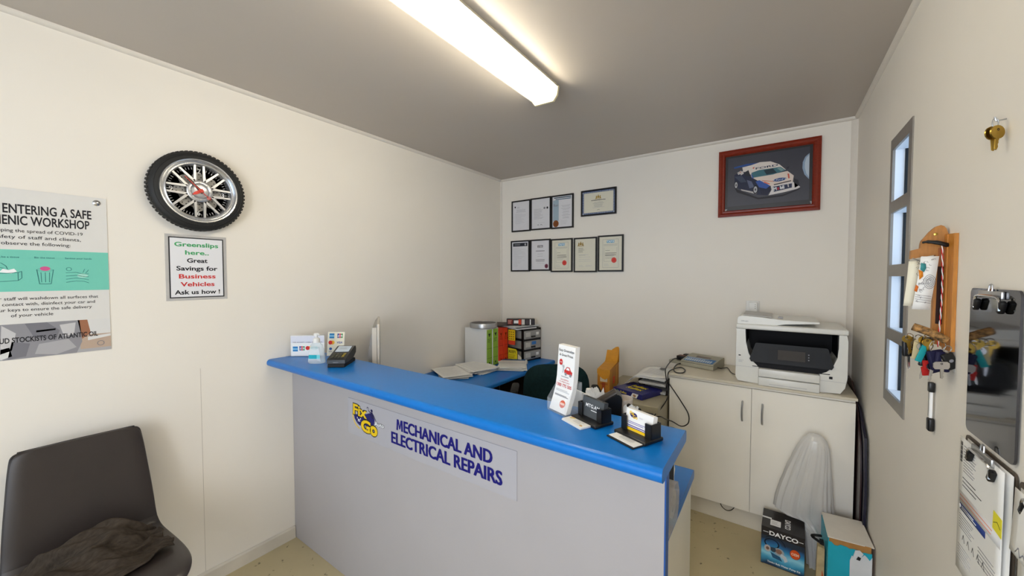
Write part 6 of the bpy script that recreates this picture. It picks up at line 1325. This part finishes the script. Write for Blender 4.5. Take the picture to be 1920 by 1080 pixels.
# clipboards
def rrect(u0, u1, v0, v1, r, n=6):
    o = []
    for cx, cy, a in ((u1 - r, v1 - r, 0), (u0 + r, v1 - r, PI / 2), (u0 + r, v0 + r, PI), (u1 - r, v0 + r, 1.5 * PI)):
        o += [(cx + r * math.cos(a + PI / 2 * i / n), cy + r * math.sin(a + PI / 2 * i / n)) for i in range(n + 1)]
    return o
def clip(a, M, uc, vt, w=.10, plate=True):
    if plate: MB(M).rbox(uc - w / 2, uc + w / 2, vt - .018, vt - .002, .0032, .009, .002, STEEL, 2).build('clip_bar', a)
    mb = MB(M); mb.tube([(uc - w * .55, vt - .040, .012), (uc - w * .50, vt - .016, .012), (uc - w * .2, vt - .012, .014), (uc + w * .2, vt - .012, .014), (uc + w * .50, vt - .016, .012), (uc + w * .55, vt - .040, .012)], .0026, CHROME, 6, 3); mb.build('clip_wire', a)
    for s in (-1, 1): MB(M @ Matrix.Translation((uc + s * w * .54, vt - .032, 0)) @ Matrix.Rotation(-.5, 4, 'Z')).rbox(-.006, .006, -.014, .012, .0035, .014, .003, BLACK, 2).build('clip_pad', a)
    MB(M).tube([(uc - .008, vt - .004, .007), (uc - .006, vt + .010, .006), (uc + .006, vt + .010, .006), (uc + .008, vt - .004, .007)], .0016, STEEL, 6, 2).build('hanger', a)
MIR = mat('polished_grey_metal', '#5c5d63', .06, 1.0, .01)
cb = thing('clipboard', 'empty polished grey clipboard hanging on the right wall', 'clipboard', (W, -1.76, 1.12), 'clipboards on the right wall')
MB(RWF(.0005)).prism(rrect(1.652, 1.872, 1.116, 1.446, .014), .002, .006, MIR).build('board', cb)
clip(cb, RWF(.0035), 1.762, 1.444, .105)
BOARD = mat('brown_hardboard', '#4a4036', .5, var=.15)
def paper_sheet(M, u0, u1, v0, v1, w, label, draw, curl=.0, name='form'):
    mb = MB(M); nu, nv = 8, 10; v = []; f = []
    for j in range(nv + 1):
        for i in range(nu + 1):
            a, b = i / nu, j / nv
            v.append((u0 + (u1 - u0) * a, v1 + (v0 - v1) * b, w + curl * (b ** 1.5) * (.4 + .6 * a)))
    f = [(j * (nu + 1) + i, (j + 1) * (nu + 1) + i, (j + 1) * (nu + 1) + i + 1, j * (nu + 1) + i + 1) for j in range(nv) for i in range(nu)]
    mb.add(v, f, PAPER)
    if draw: draw(mb)
    o = mb.build(name); s = o.modifiers.new('t', 'SOLIDIFY'); s.thickness = .0006; s.offset = -1
    return tag(o, label, 'paper', 'papers on the clipboards')
cb2 = thing('clipboard', 'brown clipboard with stamped form hanging below the grey one', 'clipboard', (W, -1.76, .78), 'clipboards on the right wall')
MB(RWF(.0005)).prism(rrect(1.648, 1.876, .775, 1.103, .012), .001, .004, BOARD).build('board', cb2)
CM = RWF(.012)
clip(cb2, RWF(.010), 1.775, 1.108, .095)
def f1(mb):
    z = .0024
    u0, u1, v0, v1 = 1.655, 1.860, .785, 1.098
    for i in range(14): mb.rect(u0 + .004, u0 + .014, v1 - .012 - i * .0035, v1 - .0105 - i * .0035 + (.001 if i % 3 else 0), INKB, z)
    mb.greek(u0 + .022, u0 + .085, 1.02, 1.085, 10, GREY, w=z, t=.0014).greek(u0 + .02, u0 + .12, .985, 1.012, 3, INKB, w=z, t=.0016)
    mb.rect(u0 + .006, u1 - .002, .945, .972, ink('#d4d3d2'), z).greek(u0 + .01, u1 - .008, .950, .968, 2, ink('#d98f7c'), w=z + .0003, t=.0022)
    mb.rect(u0 + .010, u0 + .140, .930, .9445, ink('#263a78'), z).ell(u0 + .012, .937, .004, .0045, INKW, z + .0004).greek(u0 + .022, u0 + .11, .933, .942, 2, INKW, w=z + .0004, t=.0015)
    mb.greek(u0 + .01, u0 + .10, .885, .922, 6, GREY, w=z, t=.0013).greek(u0 + .11, u1 - .006, .86, .90, 5, GREY, w=z, t=.0013)
    for k in range(5): mb.line2([(u0 + .03 + k * .025, .865), (u0 + .035 + k * .025, .878), (u0 + .042 + k * .025, .862)], .001, INKB, z)
    mb.greek(u0 + .008, u0 + .08, .81, .85, 6, LGREY, w=z, t=.0014)
    mb.prism([(1.826, .972), (1.862, .968), (1.862, 1.005), (1.828, 1.008)], z, z + .0006, ink('#efe43a')); mb.line2([(1.83, .985), (1.845, .992), (1.858, .984)], .0012, ink('#6d6a22'), z + .001)
paper_sheet(RWF(.0048), 1.668, 1.874, .79, 1.098, .002, 'white under-sheet on the brown clipboard behind the stamped form', None, .002)
paper_sheet(CM, 1.652, 1.862, .785, 1.098, .002, 'white form with navy banner and yellow sticky note on clipboard', f1, .0)
cb3 = thing('clipboard', 'clipboard with loose white papers at the right picture edge', 'clipboard', (W, -1.99, .78), 'clipboards on the right wall')
MB(RWF(.0005)).prism(rrect(1.888, 2.108, .775, 1.100, .012), .001, .004, BOARD).build('board', cb3)
clip(cb3, RWF(.010), 2.0, 1.104, .095)
def f2(mb): mb.greek(1.93, 2.09, .81, .93, 14, GREY, w=.0024, t=.0014)
paper_sheet(RWF(.010), 1.915, 2.105, .79, 1.095, .002, 'lower printed sheet on the rightmost clipboard', f2)
def f3(mb): mb.line2([(1.965, 1.0), (1.975, 1.012), (1.98, .998), (1.99, 1.008), (2.0, .996)], .0015, GREY, .013)
paper_sheet(RWF(.020), 1.925, 2.105, .985, 1.098, .002, 'short curled sheet on top of the rightmost clipboard', f3, .010)
